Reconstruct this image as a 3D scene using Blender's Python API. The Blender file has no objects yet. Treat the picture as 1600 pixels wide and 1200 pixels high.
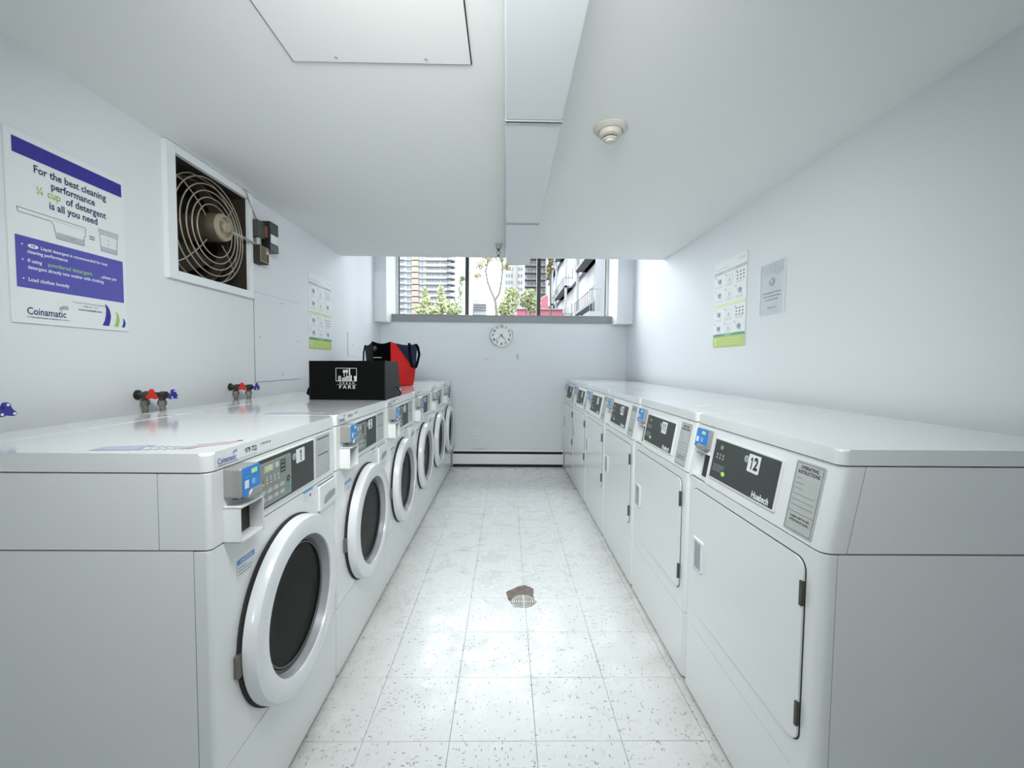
import bpy, bmesh, math, random
from mathutils import Vector, Matrix
R = math.radians
random.seed(7)
scene = bpy.context.scene
COL = scene.collection

# ------------------------------------------------------------------ camera
cam_d = bpy.data.cameras.new('camera')
cam = bpy.data.objects.new('camera', cam_d); COL.objects.link(cam)
cam_d.sensor_fit = 'HORIZONTAL'; cam_d.sensor_width = 36.0
cam_d.lens = 663.5 / 1600 * 36.0
cam_d.clip_start = 0.02; cam_d.clip_end = 1000
YAW, PITCH, ROLL = 0.0136, -0.048, 0.0093
fw = Vector((math.sin(YAW) * math.cos(PITCH), math.cos(YAW) * math.cos(PITCH), math.sin(PITCH)))
rt0 = Vector((math.cos(YAW), -math.sin(YAW), 0.0))
up0 = rt0.cross(fw)
rt = rt0 * math.cos(ROLL) + up0 * math.sin(ROLL)
up = -rt0 * math.sin(ROLL) + up0 * math.cos(ROLL)
M = Matrix.Identity(4)
for i in range(3):
    M[i][0] = rt[i]; M[i][1] = up[i]; M[i][2] = -fw[i]
M[0][3], M[1][3], M[2][3] = 0.0, 0.0, 1.3
cam.matrix_world = M
scene.camera = cam

# ------------------------------------------------------------------ world, light, exposure
scene.view_settings.view_transform = 'Standard'
scene.view_settings.look = 'None'
scene.view_settings.gamma = 1.0
scene.view_settings.use_curve_mapping = False
scene.view_settings.exposure = 0.12
SKY = 9.2
w = bpy.data.worlds.new('world'); scene.world = w
w.use_nodes = True
bg = w.node_tree.nodes['Background']
bg.inputs['Color'].default_value = (0.94, 0.975, 1.0, 1)
bg.inputs['Strength'].default_value = SKY

def area(name, loc, rot, sx, sy, energy, color=(1, 1, 1), portal=False, spread=180):
    d = bpy.data.lights.new(name, 'AREA'); d.shape = 'RECTANGLE'; d.size = sx; d.size_y = sy
    d.energy = energy; d.color = color; d.spread = R(spread)
    o = bpy.data.objects.new(name, d); COL.objects.link(o)
    o.location = loc; o.rotation_euler = rot
    if portal: d.cycles.is_portal = True
    return o
# portals only guide the sampling of the sky through the two glazed openings
area('window_portal', (-0.05, 5.72, 2.7), (R(-90), 0, 0), 2.8, 1.7, 1, portal=True)
area('fill_window_portal', (-1.0, -3.3, 1.65), (R(90), 0, 0), 1.0, 0.95, 1, portal=True)
# added fill lamp, out of view ahead of the camera, tilted towards the back wall
area('fill_light', (-0.15, 0.55, 2.12), (R(62), 0, 0), 1.0, 0.35, 21, (0.97, 1.0, 0.98), spread=130)

# ------------------------------------------------------------------ materials
MATS = {}
def mat(name, color, rough=0.5, metal=0.0, spec=0.5, coat=0.0, emit=None, estr=0.0, noise=0.0, nscale=40.0, bump=0.0, bscale=200.0, alpha=None):
    if name in MATS: return MATS[name]
    m = bpy.data.materials.new(name); m.use_nodes = True
    nt = m.node_tree; b = nt.nodes['Principled BSDF']
    c = (*color, 1)
    b.inputs['Base Color'].default_value = c
    b.inputs['Roughness'].default_value = rough
    b.inputs['Metallic'].default_value = metal
    b.inputs['Specular IOR Level'].default_value = spec
    b.inputs['Coat Weight'].default_value = coat
    b.inputs['Coat Roughness'].default_value = 0.08
    tc = None
    if noise or bump:
        tc = nt.nodes.new('ShaderNodeTexCoord')
    if noise:
        n = nt.nodes.new('ShaderNodeTexNoise'); n.inputs['Scale'].default_value = nscale; n.inputs['Detail'].default_value = 6
        nt.links.new(tc.outputs['Object'], n.inputs['Vector'])
        mx = nt.nodes.new('ShaderNodeMix'); mx.data_type = 'RGBA'
        mx.inputs['A'].default_value = tuple(max(0, x * (1 - noise)) for x in color) + (1,)
        mx.inputs['B'].default_value = tuple(min(1, x * (1 + noise)) for x in color) + (1,)
        nt.links.new(n.outputs['Fac'], mx.inputs['Factor'])
        nt.links.new(mx.outputs['Result'], b.inputs['Base Color'])
    if bump:
        n2 = nt.nodes.new('ShaderNodeTexNoise'); n2.inputs['Scale'].default_value = bscale; n2.inputs['Detail'].default_value = 4
        nt.links.new(tc.outputs['Object'], n2.inputs['Vector'])
        bp = nt.nodes.new('ShaderNodeBump'); bp.inputs['Strength'].default_value = bump; bp.inputs['Distance'].default_value = 0.002
        nt.links.new(n2.outputs['Fac'], bp.inputs['Height'])
        nt.links.new(bp.outputs['Normal'], b.inputs['Normal'])
    if emit:
        b.inputs['Emission Color'].default_value = (*emit, 1); b.inputs['Emission Strength'].default_value = estr
    MATS[name] = m
    return m
ENAMEL = mat('white_enamel', (0.84, 0.86, 0.86), 0.28, coat=0.35, noise=0.012, nscale=3)
ENAMEL_TOP = mat('white_enamel_top', (0.84, 0.86, 0.86), 0.14, coat=0.6, bump=0.03, bscale=14)
PLASTIC = mat('white_plastic', (0.82, 0.84, 0.84), 0.35)
DOORW = mat('door_white_plastic', (0.80, 0.82, 0.85), 0.22, coat=0.4)
DOORG = mat('door_grey_plastic', (0.36, 0.37, 0.41), 0.35)
DARKGAP = mat('dark_gap', (0.03, 0.032, 0.03), 0.8)
FRAMEM = mat('inner_frame_metal', (0.12, 0.12, 0.12), 0.7)
GLASSD = mat('dark_door_glass', (0.006, 0.008, 0.006), 0.12, spec=0.04)
RUBBER = mat('grey_rubber', (0.10, 0.105, 0.105), 0.45)
CHROME = mat('chrome', (0.75, 0.77, 0.78), 0.15, metal=1.0)
READER = mat('reader_grey_metal', (0.42, 0.415, 0.40), 0.42, metal=0.55, noise=0.05, nscale=80)
BLUE = mat('reader_blue', (0.03, 0.25, 0.72), 0.3)
BLUEL = mat('reader_light_blue', (0.25, 0.52, 0.88), 0.4)
SCREEN = mat('reader_screen', (0.35, 0.55, 0.45), 0.3, emit=(0.5, 0.9, 0.2), estr=0.25)
PANELG = mat('control_dark_grey', (0.062, 0.073, 0.070), 0.5, spec=0.25, noise=0.08, nscale=500)
PANELL = mat('control_light_grey', (0.25, 0.28, 0.255), 0.45)
LCD = mat('lcd_green', (0.35, 0.42, 0.27), 0.3, emit=(0.6, 0.8, 0.35), estr=0.12)
LCDD = mat('lcd_dark', (0.05, 0.06, 0.035), 0.3)
BUTTON = mat('button_grey', (0.55, 0.58, 0.58), 0.4)
GREENB = mat('button_green', (0.08, 0.38, 0.24), 0.4)
REDB = mat('button_red', (0.45, 0.12, 0.10), 0.4)
GLOW = mat('green_led', (0.35, 0.6, 0.12), 0.4, emit=(0.5, 0.9, 0.1), estr=0.25)
PAPER = mat('paper_white', (0.80, 0.83, 0.84), 0.6)
LABELG = mat('label_grey', (0.50, 0.53, 0.51), 0.5)
INK = mat('ink_dark', (0.02, 0.024, 0.03), 0.6)
INKG = mat('ink_grey', (0.22, 0.24, 0.26), 0.6)
INKLG = mat('ink_light_grey', (0.48, 0.50, 0.53), 0.6)
INKB = mat('ink_blue', (0.03, 0.05, 0.33), 0.5)
INKBL = mat('ink_light_blue', (0.46, 0.50, 0.64), 0.5)
NAVYTXT = mat('ink_navy', (0.02, 0.03, 0.12), 0.5)
STRIPE = mat('poster_blue', (0.028, 0.022, 0.30), 0.4)
BLOCK = mat('poster_violet_blue', (0.085, 0.085, 0.42), 0.4)
POSTG = mat('poster_green', (0.33, 0.56, 0.14), 0.5)
LIME = mat('poster_lime', (0.47, 0.60, 0.13), 0.5)
LIMEP = mat('poster_pale_lime', (0.60, 0.72, 0.36), 0.5)
DGREEN = mat('poster_dark_green', (0.08, 0.36, 0.15), 0.5)
INKRED = mat('ink_red', (0.55, 0.05, 0.05), 0.5)
WHITEINK = mat('ink_white', (0.85, 0.87, 0.9), 0.5)
STK_BLUE = mat('sticker_blue', (0.10, 0.33, 0.70), 0.4)
WALL = mat('wall_paint', (0.76, 0.785, 0.82), 0.75, noise=0.012, nscale=2, bump=0.06, bscale=120)
CEIL = mat('ceiling_paint', (0.88, 0.895, 0.885), 0.8, noise=0.01, nscale=2)
TRIMW = mat('trim_white', (0.80, 0.83, 0.85), 0.5)
SILL = mat('sill_grey', (0.28, 0.30, 0.31), 0.45, noise=0.06, nscale=12)
WFRAME = mat('window_frame_bronze', (0.035, 0.032, 0.030), 0.4)
WFW = mat('window_frame_white', (0.8, 0.82, 0.83), 0.4)
LENS = mat('light_lens', (0.80, 0.83, 0.86), 0.35, noise=0.02, nscale=6)
METALG = mat('grey_metal', (0.42, 0.44, 0.44), 0.4, metal=0.3)
CREAM = mat('cream_plastic', (0.62, 0.60, 0.53), 0.45)
BLACKP = mat('black_plastic', (0.016, 0.017, 0.016), 0.4)
BLACKF = mat('black_fabric', (0.0035, 0.004, 0.0035), 0.85, spec=0.08, bump=0.3, bscale=500)
BLACKF2 = mat('dark_grey_fabric', (0.02, 0.022, 0.02), 0.6, spec=0.25, bump=0.3, bscale=300, noise=0.3, nscale=14)
REDF = mat('red_fabric', (0.88, 0.03, 0.025), 0.55, noise=0.1, nscale=10)
NAVYF = mat('navy_fabric', (0.012, 0.022, 0.09), 0.6)
TANM = mat('tan_metal', (0.33, 0.28, 0.20), 0.5, noise=0.15, nscale=60)
WIRE = mat('guard_wire', (0.38, 0.34, 0.27), 0.4, metal=0.3)
BROWND = mat('dirty_dark_brown', (0.035, 0.026, 0.018), 0.7, noise=0.5, nscale=14)
BROWN2 = mat('dirty_brown_metal', (0.085, 0.072, 0.048), 0.45, noise=0.6, nscale=18)
OLIVE = mat('old_green_grey_metal', (0.055, 0.06, 0.045), 0.5, noise=0.5, nscale=60)
REDP = mat('red_handle', (0.62, 0.02, 0.012), 0.35)
BLUEP = mat('blue_handle', (0.025, 0.03, 0.28), 0.35)
STEEL = mat('braided_steel', (0.22, 0.205, 0.18), 0.45, metal=0.6, noise=0.3, nscale=300)
PIPE = mat('old_pipe', (0.06, 0.058, 0.052), 0.45, metal=0.5, noise=0.6, nscale=60)
CONCRETE = mat('exposed_concrete', (0.24, 0.20, 0.17), 0.9, noise=0.75, nscale=32, bump=1.0, bscale=70)
DRAINM = mat('drain_metal', (0.52, 0.52, 0.48), 0.4, metal=0.3, noise=0.2, nscale=80)
GROUT = mat('tile_joint', (0.17, 0.175, 0.17), 0.8)

def floor_material():
    m = bpy.data.materials.new('vinyl_tile'); m.use_nodes = True
    nt = m.node_tree; b = nt.nodes['Principled BSDF']; N = nt.nodes.new; L = nt.links.new
    geo = N('ShaderNodeNewGeometry')
    # small elongated chips, direction varied per patch
    noise = N('ShaderNodeTexNoise'); noise.inputs['Scale'].default_value = 9; noise.inputs['Detail'].default_value = 5
    L(geo.outputs['Position'], noise.inputs['Vector'])
    mp = N('ShaderNodeMapping'); mp.inputs['Scale'].default_value = (115, 40, 1); L(geo.outputs['Position'], mp.inputs['Vector'])
    v = N('ShaderNodeTexVoronoi'); v.inputs['Scale'].default_value = 1.0; L(mp.outputs['Vector'], v.inputs['Vector'])
    mp2 = N('ShaderNodeMapping'); mp2.inputs['Scale'].default_value = (38, 100, 1); mp2.inputs['Location'].default_value = (3.3, 1.7, 0); mp2.inputs['Rotation'].default_value = (0, 0, 0.4); L(geo.outputs['Position'], mp2.inputs['Vector'])
    v2 = N('ShaderNodeTexVoronoi'); v2.inputs['Scale'].default_value = 1.0; L(mp2.outputs['Vector'], v2.inputs['Vector'])
    def spots(vor, thr, dist):
        c = N('ShaderNodeSeparateColor'); L(vor.outputs['Color'], c.inputs['Color'])
        g = N('ShaderNodeMath'); g.operation = 'GREATER_THAN'; L(c.outputs['Red'], g.inputs[0]); g.inputs[1].default_value = thr
        d = N('ShaderNodeMath'); d.operation = 'LESS_THAN'; L(vor.outputs['Distance'], d.inputs[0]); d.inputs[1].default_value = dist
        q = N('ShaderNodeMath'); q.operation = 'MULTIPLY'; L(g.outputs[0], q.inputs[0]); L(d.outputs[0], q.inputs[1])
        q2 = N('ShaderNodeMath'); q2.operation = 'MULTIPLY'; L(q.outputs[0], q2.inputs[0]); L(c.outputs['Green'], q2.inputs[1])
        return q2
    s1 = spots(v, 0.60, 0.26); s2 = spots(v2, 0.64, 0.24)
    add = N('ShaderNodeMath'); add.operation = 'MAXIMUM'; L(s1.outputs[0], add.inputs[0]); L(s2.outputs[0], add.inputs[1])
    base = N('ShaderNodeMix'); base.data_type = 'RGBA'
    base.inputs['A'].default_value = (0.77, 0.785, 0.775, 1); base.inputs['B'].default_value = (0.82, 0.83, 0.825, 1)
    L(noise.outputs['Fac'], base.inputs['Factor'])
    mx = N('ShaderNodeMix'); mx.data_type = 'RGBA'; L(base.outputs['Result'], mx.inputs['A']); mx.inputs['B'].default_value = (0.19, 0.20, 0.185, 1)
    mul = N('ShaderNodeMath'); mul.operation = 'MULTIPLY'; L(add.outputs[0], mul.inputs[0]); mul.inputs[1].default_value = 0.95
    L(mul.outputs[0], mx.inputs['Factor'])
    # uneven olive-grey darkening towards the two rows of machines
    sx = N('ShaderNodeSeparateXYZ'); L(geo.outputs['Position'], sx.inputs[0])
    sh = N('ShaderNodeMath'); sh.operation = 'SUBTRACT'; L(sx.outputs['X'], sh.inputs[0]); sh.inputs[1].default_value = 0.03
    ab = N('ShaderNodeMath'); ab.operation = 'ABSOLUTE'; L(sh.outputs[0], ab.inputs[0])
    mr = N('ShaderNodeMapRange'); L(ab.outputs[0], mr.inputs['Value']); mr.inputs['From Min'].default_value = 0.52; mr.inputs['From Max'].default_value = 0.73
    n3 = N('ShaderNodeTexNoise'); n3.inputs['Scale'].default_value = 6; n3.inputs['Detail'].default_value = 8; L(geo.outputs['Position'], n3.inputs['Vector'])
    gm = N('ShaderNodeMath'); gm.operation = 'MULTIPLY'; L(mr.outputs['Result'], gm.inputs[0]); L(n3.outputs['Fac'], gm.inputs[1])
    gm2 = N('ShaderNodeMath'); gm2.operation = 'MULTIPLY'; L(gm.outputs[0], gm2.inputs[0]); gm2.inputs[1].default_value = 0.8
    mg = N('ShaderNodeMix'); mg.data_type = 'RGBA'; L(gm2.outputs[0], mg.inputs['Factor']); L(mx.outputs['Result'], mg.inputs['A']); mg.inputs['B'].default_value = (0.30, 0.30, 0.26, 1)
    L(mg.outputs['Result'], b.inputs['Base Color'])
    # wax: roughness varies in worn patches
    n4 = N('ShaderNodeTexNoise'); n4.inputs['Scale'].default_value = 7; n4.inputs['Detail'].default_value = 7; n4.inputs['Roughness'].default_value = 0.65; L(geo.outputs['Position'], n4.inputs['Vector'])
    rr = N('ShaderNodeMapRange'); L(n4.outputs['Fac'], rr.inputs['Value']); rr.inputs['From Min'].default_value = 0.35; rr.inputs['From Max'].default_value = 0.65
    rr.inputs['To Min'].default_value = 0.20; rr.inputs['To Max'].default_value = 0.42
    L(rr.outputs['Result'], b.inputs['Roughness'])
    b.inputs['Specular IOR Level'].default_value = 0.6
    bp = N('ShaderNodeBump'); bp.inputs['Strength'].default_value = 0.04; bp.inputs['Distance'].default_value = 0.01; L(noise.outputs['Fac'], bp.inputs['Height'])
    L(bp.outputs['Normal'], b.inputs['Normal'])
    return m
VINYL = floor_material()

def glass_material(name, fac, tint):
    m = bpy.data.materials.new(name); m.use_nodes = True
    nt = m.node_tree; nt.nodes.clear(); N = nt.nodes.new; L = nt.links.new
    o = N('ShaderNodeOutputMaterial'); t = N('ShaderNodeBsdfTransparent'); g = N('ShaderNodeBsdfGlossy'); x = N('ShaderNodeMixShader')
    t.inputs['Color'].default_value = (*tint, 1); g.inputs['Roughness'].default_value = 0.03
    lw = N('ShaderNodeLayerWeight'); lw.inputs['Blend'].default_value = fac
    L(lw.outputs['Fresnel'], x.inputs[0]); L(t.outputs[0], x.inputs[1]); L(g.outputs[0], x.inputs[2]); L(x.outputs[0], o.inputs[0])
    return m
GLASS = glass_material('window_glass', 0.08, (0.96, 0.98, 0.98))
SLEEVE = glass_material('plastic_sleeve', 0.025, (0.93, 0.94, 0.95))

# ------------------------------------------------------------------ geometry helpers
class Frame:
    """origin + right + up; normal = right x up"""
    def __init__(s, o, r, u):
        s.o = Vector(o); s.r = Vector(r).normalized(); s.u = Vector(u).normalized(); s.n = s.r.cross(s.u)
    def p(s, a, b, c=0.0): return s.o + s.r * a + s.u * b + s.n * c
    def m(s, a, b, c=0.0):
        q = Matrix.Identity(4); t = s.p(a, b, c)
        for i in range(3): q[i][0] = s.r[i]; q[i][1] = s.u[i]; q[i][2] = s.n[i]; q[i][3] = t[i]
        return q
WORLD = Frame((0, 0, 0), (1, 0, 0), (0, 1, 0))

def rrect(x0, x1, y0, y1, r=0.0, seg=4):
    """rounded rectangle, r a number or four radii (x0y0, x1y0, x1y1, x0y1)"""
    rs = r if isinstance(r, (tuple, list)) else (r,) * 4
    out = []
    for (cx, cy, sx, sy, a0), q in zip(((x0, y0, 1, 1, 180), (x1, y0, -1, 1, 270), (x1, y1, -1, -1, 0), (x0, y1, 1, -1, 90)), rs):
        if q <= 0: out.append((cx, cy)); continue
        for k in range(seg + 1):
            a = R(a0 + 90 * k / seg)
            out.append((cx + sx * q + q * math.cos(a), cy + sy * q + q * math.sin(a)))
    return out

class MB:
    def __init__(s): s.bm = bmesh.new(); s.bev = False
    def prism(s, poly, c0, c1, fr=WORLD, bev=0.0, seg=2, mi=0):
        """poly in the (right, up) plane of the frame, extruded c0..c1 along the normal"""
        vs0 = [s.bm.verts.new(fr.p(a, b, c0)) for a, b in poly]
        vs1 = [s.bm.verts.new(fr.p(a, b, c1)) for a, b in poly]
        n = len(poly); f0 = s.bm.faces.new(list(reversed(vs0))); f1 = s.bm.faces.new(vs1); fs = [f0, f1]
        for i in range(n): fs.append(s.bm.faces.new([vs0[i], vs0[(i + 1) % n], vs1[(i + 1) % n], vs1[i]]))
        for f in fs: f.material_index = mi
        if bev > 0: s.bev = True; bmesh.ops.bevel(s.bm, geom=list(f1.edges), offset=bev, segments=seg, profile=0.5, affect='EDGES')
        return s
    def box(s, x0, x1, y0, y1, z0, z1, bev=0.0, seg=2, mi=0):
        g = bmesh.ops.create_cube(s.bm, size=1.0)
        vs = g['verts']
        for v in vs: v.co = Vector(((x0 + x1) / 2 + v.co.x * (x1 - x0), (y0 + y1) / 2 + v.co.y * (y1 - y0), (z0 + z1) / 2 + v.co.z * (z1 - z0)))
        fs = {f for v in vs for f in v.link_faces}
        for f in fs: f.material_index = mi
        if bev > 0:
            s.bev = True
            es = list({e for v in vs for e in v.link_edges})
            bmesh.ops.bevel(s.bm, geom=es, offset=bev, segments=seg, profile=0.5, affect='EDGES')
        return s
    def fbox(s, fr, a0, a1, b0, b1, c0, c1, r=0.0, bev=0.0, mi=0, seg=3):
        return s.prism(rrect(a0, a1, b0, b1, r, seg), c0, c1, fr, bev, mi=mi)
    def lathe(s, prof, fr, a=0.0, b=0.0, seg=32, mi=0, closed=False):
        """prof: list of (radius, height along normal)"""
        rings = []
        for r, h in prof:
            if r < 1e-6: rings.append([s.bm.verts.new(fr.p(a, b, h))])
            else: rings.append([s.bm.verts.new(fr.p(a + r * math.cos(2 * math.pi * k / seg), b + r * math.sin(2 * math.pi * k / seg), h)) for k in range(seg)])
        prs = list(zip(rings, rings[1:])) + ([(rings[-1], rings[0])] if closed else [])
        for q0, q1 in prs:
            for k in range(seg):
                k2 = (k + 1) % seg
                if len(q0) == 1 and len(q1) == 1: continue
                if len(q0) == 1: f = [q0[0], q1[k], q1[k2]]
                elif len(q1) == 1: f = [q0[k], q0[k2], q1[0]]
                else: f = [q0[k], q0[k2], q1[k2], q1[k]]
                f = s.bm.faces.new(f); f.material_index = mi
        return s
    def tube(s, pts, r, seg=8, closed=False, mi=0):
        pts = [Vector(p) for p in pts]; n = len(pts); rings = []
        prev = None
        for i, p in enumerate(pts):
            if closed: t = (pts[(i + 1) % n] - pts[i - 1]).normalized()
            else: t = (pts[min(i + 1, n - 1)] - pts[max(i - 1, 0)]).normalized()
            if prev is None:
                a = Vector((0, 0, 1)) if abs(t.z) < 0.9 else Vector((1, 0, 0))
                x = t.cross(a).normalized()
            else: x = (prev - t * prev.dot(t)).normalized()
            prev = x; y = t.cross(x)
            rr = r[i] if isinstance(r, (list, tuple)) else r
            rings.append([s.bm.verts.new(p + x * rr * math.cos(2 * math.pi * k / seg) + y * rr * math.sin(2 * math.pi * k / seg)) for k in range(seg)])
        for i in range(n if closed else n - 1):
            q0, q1 = rings[i], rings[(i + 1) % n]
            for k in range(seg): s.bm.faces.new([q0[k], q0[(k + 1) % seg], q1[(k + 1) % seg], q1[k]]).material_index = mi
        if not closed:
            s.bm.faces.new(list(reversed(rings[0]))).material_index = mi; s.bm.faces.new(rings[-1]).material_index = mi
        return s
    def ribbon(s, pts, wdir, wid, th=0.002):
        """flat strap through pts, width along wdir"""
        pts = [Vector(p) for p in pts]; wd = Vector(wdir).normalized(); R_ = []
        for i, p in enumerate(pts):
            t = (pts[min(i + 1, len(pts) - 1)] - pts[max(i - 1, 0)]).normalized(); nn = t.cross(wd).normalized()
            R_.append([s.bm.verts.new(p + wd * (a * wid / 2) + nn * (b * th / 2)) for a, b in ((-1, -1), (1, -1), (1, 1), (-1, 1))])
        for q0, q1 in zip(R_, R_[1:]):
            for k in range(4): s.bm.faces.new([q0[k], q0[(k + 1) % 4], q1[(k + 1) % 4], q1[k]])
        s.bm.faces.new(list(reversed(R_[0]))); s.bm.faces.new(R_[-1])
        return s
    def shear(s, slope, z0):
        for v in s.bm.verts: v.co.x += slope * (v.co.z - z0)
        return s
    def build(s, name, mats, parent=None, smooth=35, loc=None):
        bmesh.ops.recalc_face_normals(s.bm, faces=s.bm.faces[:])
        me = bpy.data.meshes.new(name); s.bm.to_mesh(me); s.bm.free()
        for m in (mats if isinstance(mats, (list, tuple)) else [mats]): me.materials.append(m)
        if smooth:
            me.shade_smooth(); me.set_sharp_from_angle(angle=R(smooth))
        o = bpy.data.objects.new(name, me); COL.objects.link(o)
        if parent: o.parent = parent
        if loc: o.location = loc
        if smooth and s.bev:
            wn = o.modifiers.new('weighted_normal', 'WEIGHTED_NORMAL'); wn.keep_sharp = True; wn.weight = 100
        return o

def tag(o, label=None, cat=None, group=None, kind=None):
    if label: o['label'] = label
    if cat: o['category'] = cat
    if group: o['group'] = group
    if kind: o['kind'] = kind
    return o
def empty(name, loc, label=None, cat=None, group=None, kind=None):
    o = bpy.data.objects.new(name, None); COL.objects.link(o); o.location = loc; o.empty_display_size = 0.1
    return tag(o, label, cat, group, kind)
def kids(o): return [c for c in COL.objects if c.parent == o]
def copy_tree(o, loc=None, parent=None):
    c = o.copy(); COL.objects.link(c); c.parent = parent
    if loc is not None: c.location = loc
    for ch in kids(o): copy_tree(ch, None, c)
    return c

TCACHE = {}
def text_mesh(body, size, bold, align, sx, shear, spacing):
    key = (body, size, bold, align, sx, shear, spacing)
    if key in TCACHE: return TCACHE[key]
    cu = bpy.data.curves.new('lettering', 'FONT'); cu.body = body; cu.size = size; cu.align_x = align; cu.align_y = 'CENTER'
    cu.offset = bold * size; cu.shear = shear; cu.resolution_u = 2; cu.space_character = spacing; cu.extrude = 0.0
    ob = bpy.data.objects.new('lettering', cu); COL.objects.link(ob)
    dg = bpy.context.evaluated_depsgraph_get(); dg.update()
    me = bpy.data.meshes.new_from_object(ob.evaluated_get(dg), preserve_all_data_layers=False, depsgraph=dg)
    if sx != 1:
        for v in me.vertices: v.co.x *= sx
    bpy.data.objects.remove(ob); bpy.data.curves.remove(cu)
    me.name = 'lettering'
    TCACHE[key] = me
    return me
class Ink:
    """collects flat print of one material set on a frame, built as one part"""
    def __init__(s, fr): s.fr = fr; s.bm = bmesh.new(); s.mats = []
    def mi(s, m):
        if m not in s.mats: s.mats.append(m)
        return s.mats.index(m)
    def text(s, body, a, b, size, m, align='CENTER', bold=0.0, sx=1.0, shear=0.0, spacing=1.0, c=0.0006, rot=0.0):
        me = text_mesh(body, size, bold, align, sx, shear, spacing); i = s.mi(m)
        n0 = len(s.bm.verts); nf = len(s.bm.faces)
        s.bm.from_mesh(me); s.bm.verts.ensure_lookup_table(); s.bm.faces.ensure_lookup_table()
        T = s.fr.m(a, b, c) @ Matrix.Rotation(rot, 4, 'Z')
        for v in s.bm.verts[n0:]: v.co = T @ v.co
        for f in s.bm.faces[nf:]: f.material_index = i
        return s
    def rect(s, a0, a1, b0, b1, m, c=0.0004, r=0.0):
        return s.poly(rrect(a0, a1, b0, b1, r), m, c)
    def poly(s, pts, m, c=0.0004):
        f = s.bm.faces.new([s.bm.verts.new(s.fr.p(a, b, c)) for a, b in pts]); f.material_index = s.mi(m); return s
    def line(s, a0, b0, a1, b1, w, m, c=0.0005):
        d = Vector((a1 - a0, b1 - b0)); n = Vector((-d.y, d.x)).normalized() * w / 2
        return s.poly([(a0 - n.x, b0 - n.y), (a1 - n.x, b1 - n.y), (a1 + n.x, b1 + n.y), (a0 + n.x, b0 + n.y)], m, c)
    def path(s, pts, w, m, c=0.0005, closed=False):
        q = list(pts) + ([pts[0]] if closed else [])
        for p0, p1 in zip(q, q[1:]): s.line(*p0, *p1, w, m, c)
        return s
    def frame(s, a0, a1, b0, b1, w, m, r=0.0, c=0.0005): return s.path(rrect(a0, a1, b0, b1, r), w, m, c, True)
    def disc(s, a, b, r, m, c=0.0005, n=20, ry=None):
        ry = ry or r
        return s.poly([(a + r * math.cos(2 * math.pi * k / n), b + ry * math.sin(2 * math.pi * k / n)) for k in range(n)], m, c)
    def ring(s, a, b, r, w, m, c=0.0005, n=20): return s.path([(a + r * math.cos(2 * math.pi * k / n), b + r * math.sin(2 * math.pi * k / n)) for k in range(n)], w, m, c, True)
    def build(s, name, parent=None):
        me = bpy.data.meshes.new(name)
        for f in s.bm.faces:
            f.normal_update()
            if f.normal.dot(s.fr.n) < 0: f.normal_flip()
        s.bm.to_mesh(me); s.bm.free()
        for m in s.mats: me.materials.append(m)
        o = bpy.data.objects.new(name, me); COL.objects.link(o)
        if parent: o.parent = parent
        return o

# ------------------------------------------------------------------ the room
XL, XR, HC, YE, YB = -1.576, 1.512, 2.312, 4.13, 5.36
YR, HU = -3.2, 3.62           # rear of the room, height of the taller ceiling by the window
TH = 0.15
S = 'structure'
# floor: a base with separate vinyl tiles on it
flo = MB().box(XL - TH, XR + TH, YR - TH, YB + 0.4, -0.12, -0.004).build('floor', GROUT); tag(flo, kind=S)
TS, TX, TY = 0.2977, -0.4823, 1.4032
cornr = (TX + 2 * TS, TY + 3 * TS)
gap = 0.0006
def tile_mesh(x0, x1, y0, y1):
    return MB().prism(rrect(x0, x1, y0, y1), -0.004, 0.0, bev=0.0011, seg=1)
proto = None
HOLE = [(0.505, .660), (.55, .625), (.64, .59), (.77, .535), (.85, .56), (.94, .60), (.935, .65), (.925, .70), (.94, .76), (.985, .812), (.95, .85), (.88, .89), (.80, .905), (.70, .90), (.64, .885), (.60, .85), (.57, .80), (.54, .77), (.525, .72)]
def unproj_floor(px, py):
    X, Y = px - 800, py - 600
    cr, sr = math.cos(ROLL), math.sin(ROLL)
    a = (cr * X + sr * Y) / 663.5; b = -(-sr * X + cr * Y) / 663.5
    d = rt0 * a + up0 * b + fw
    t = -1.3 / d.z
    return d.x * t, d.y * t
hole = [unproj_floor(740 + 100 * a, 860 + 100 * b) for a, b in HOLE]
hole = [(x, y) for x, y in hole]
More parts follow.
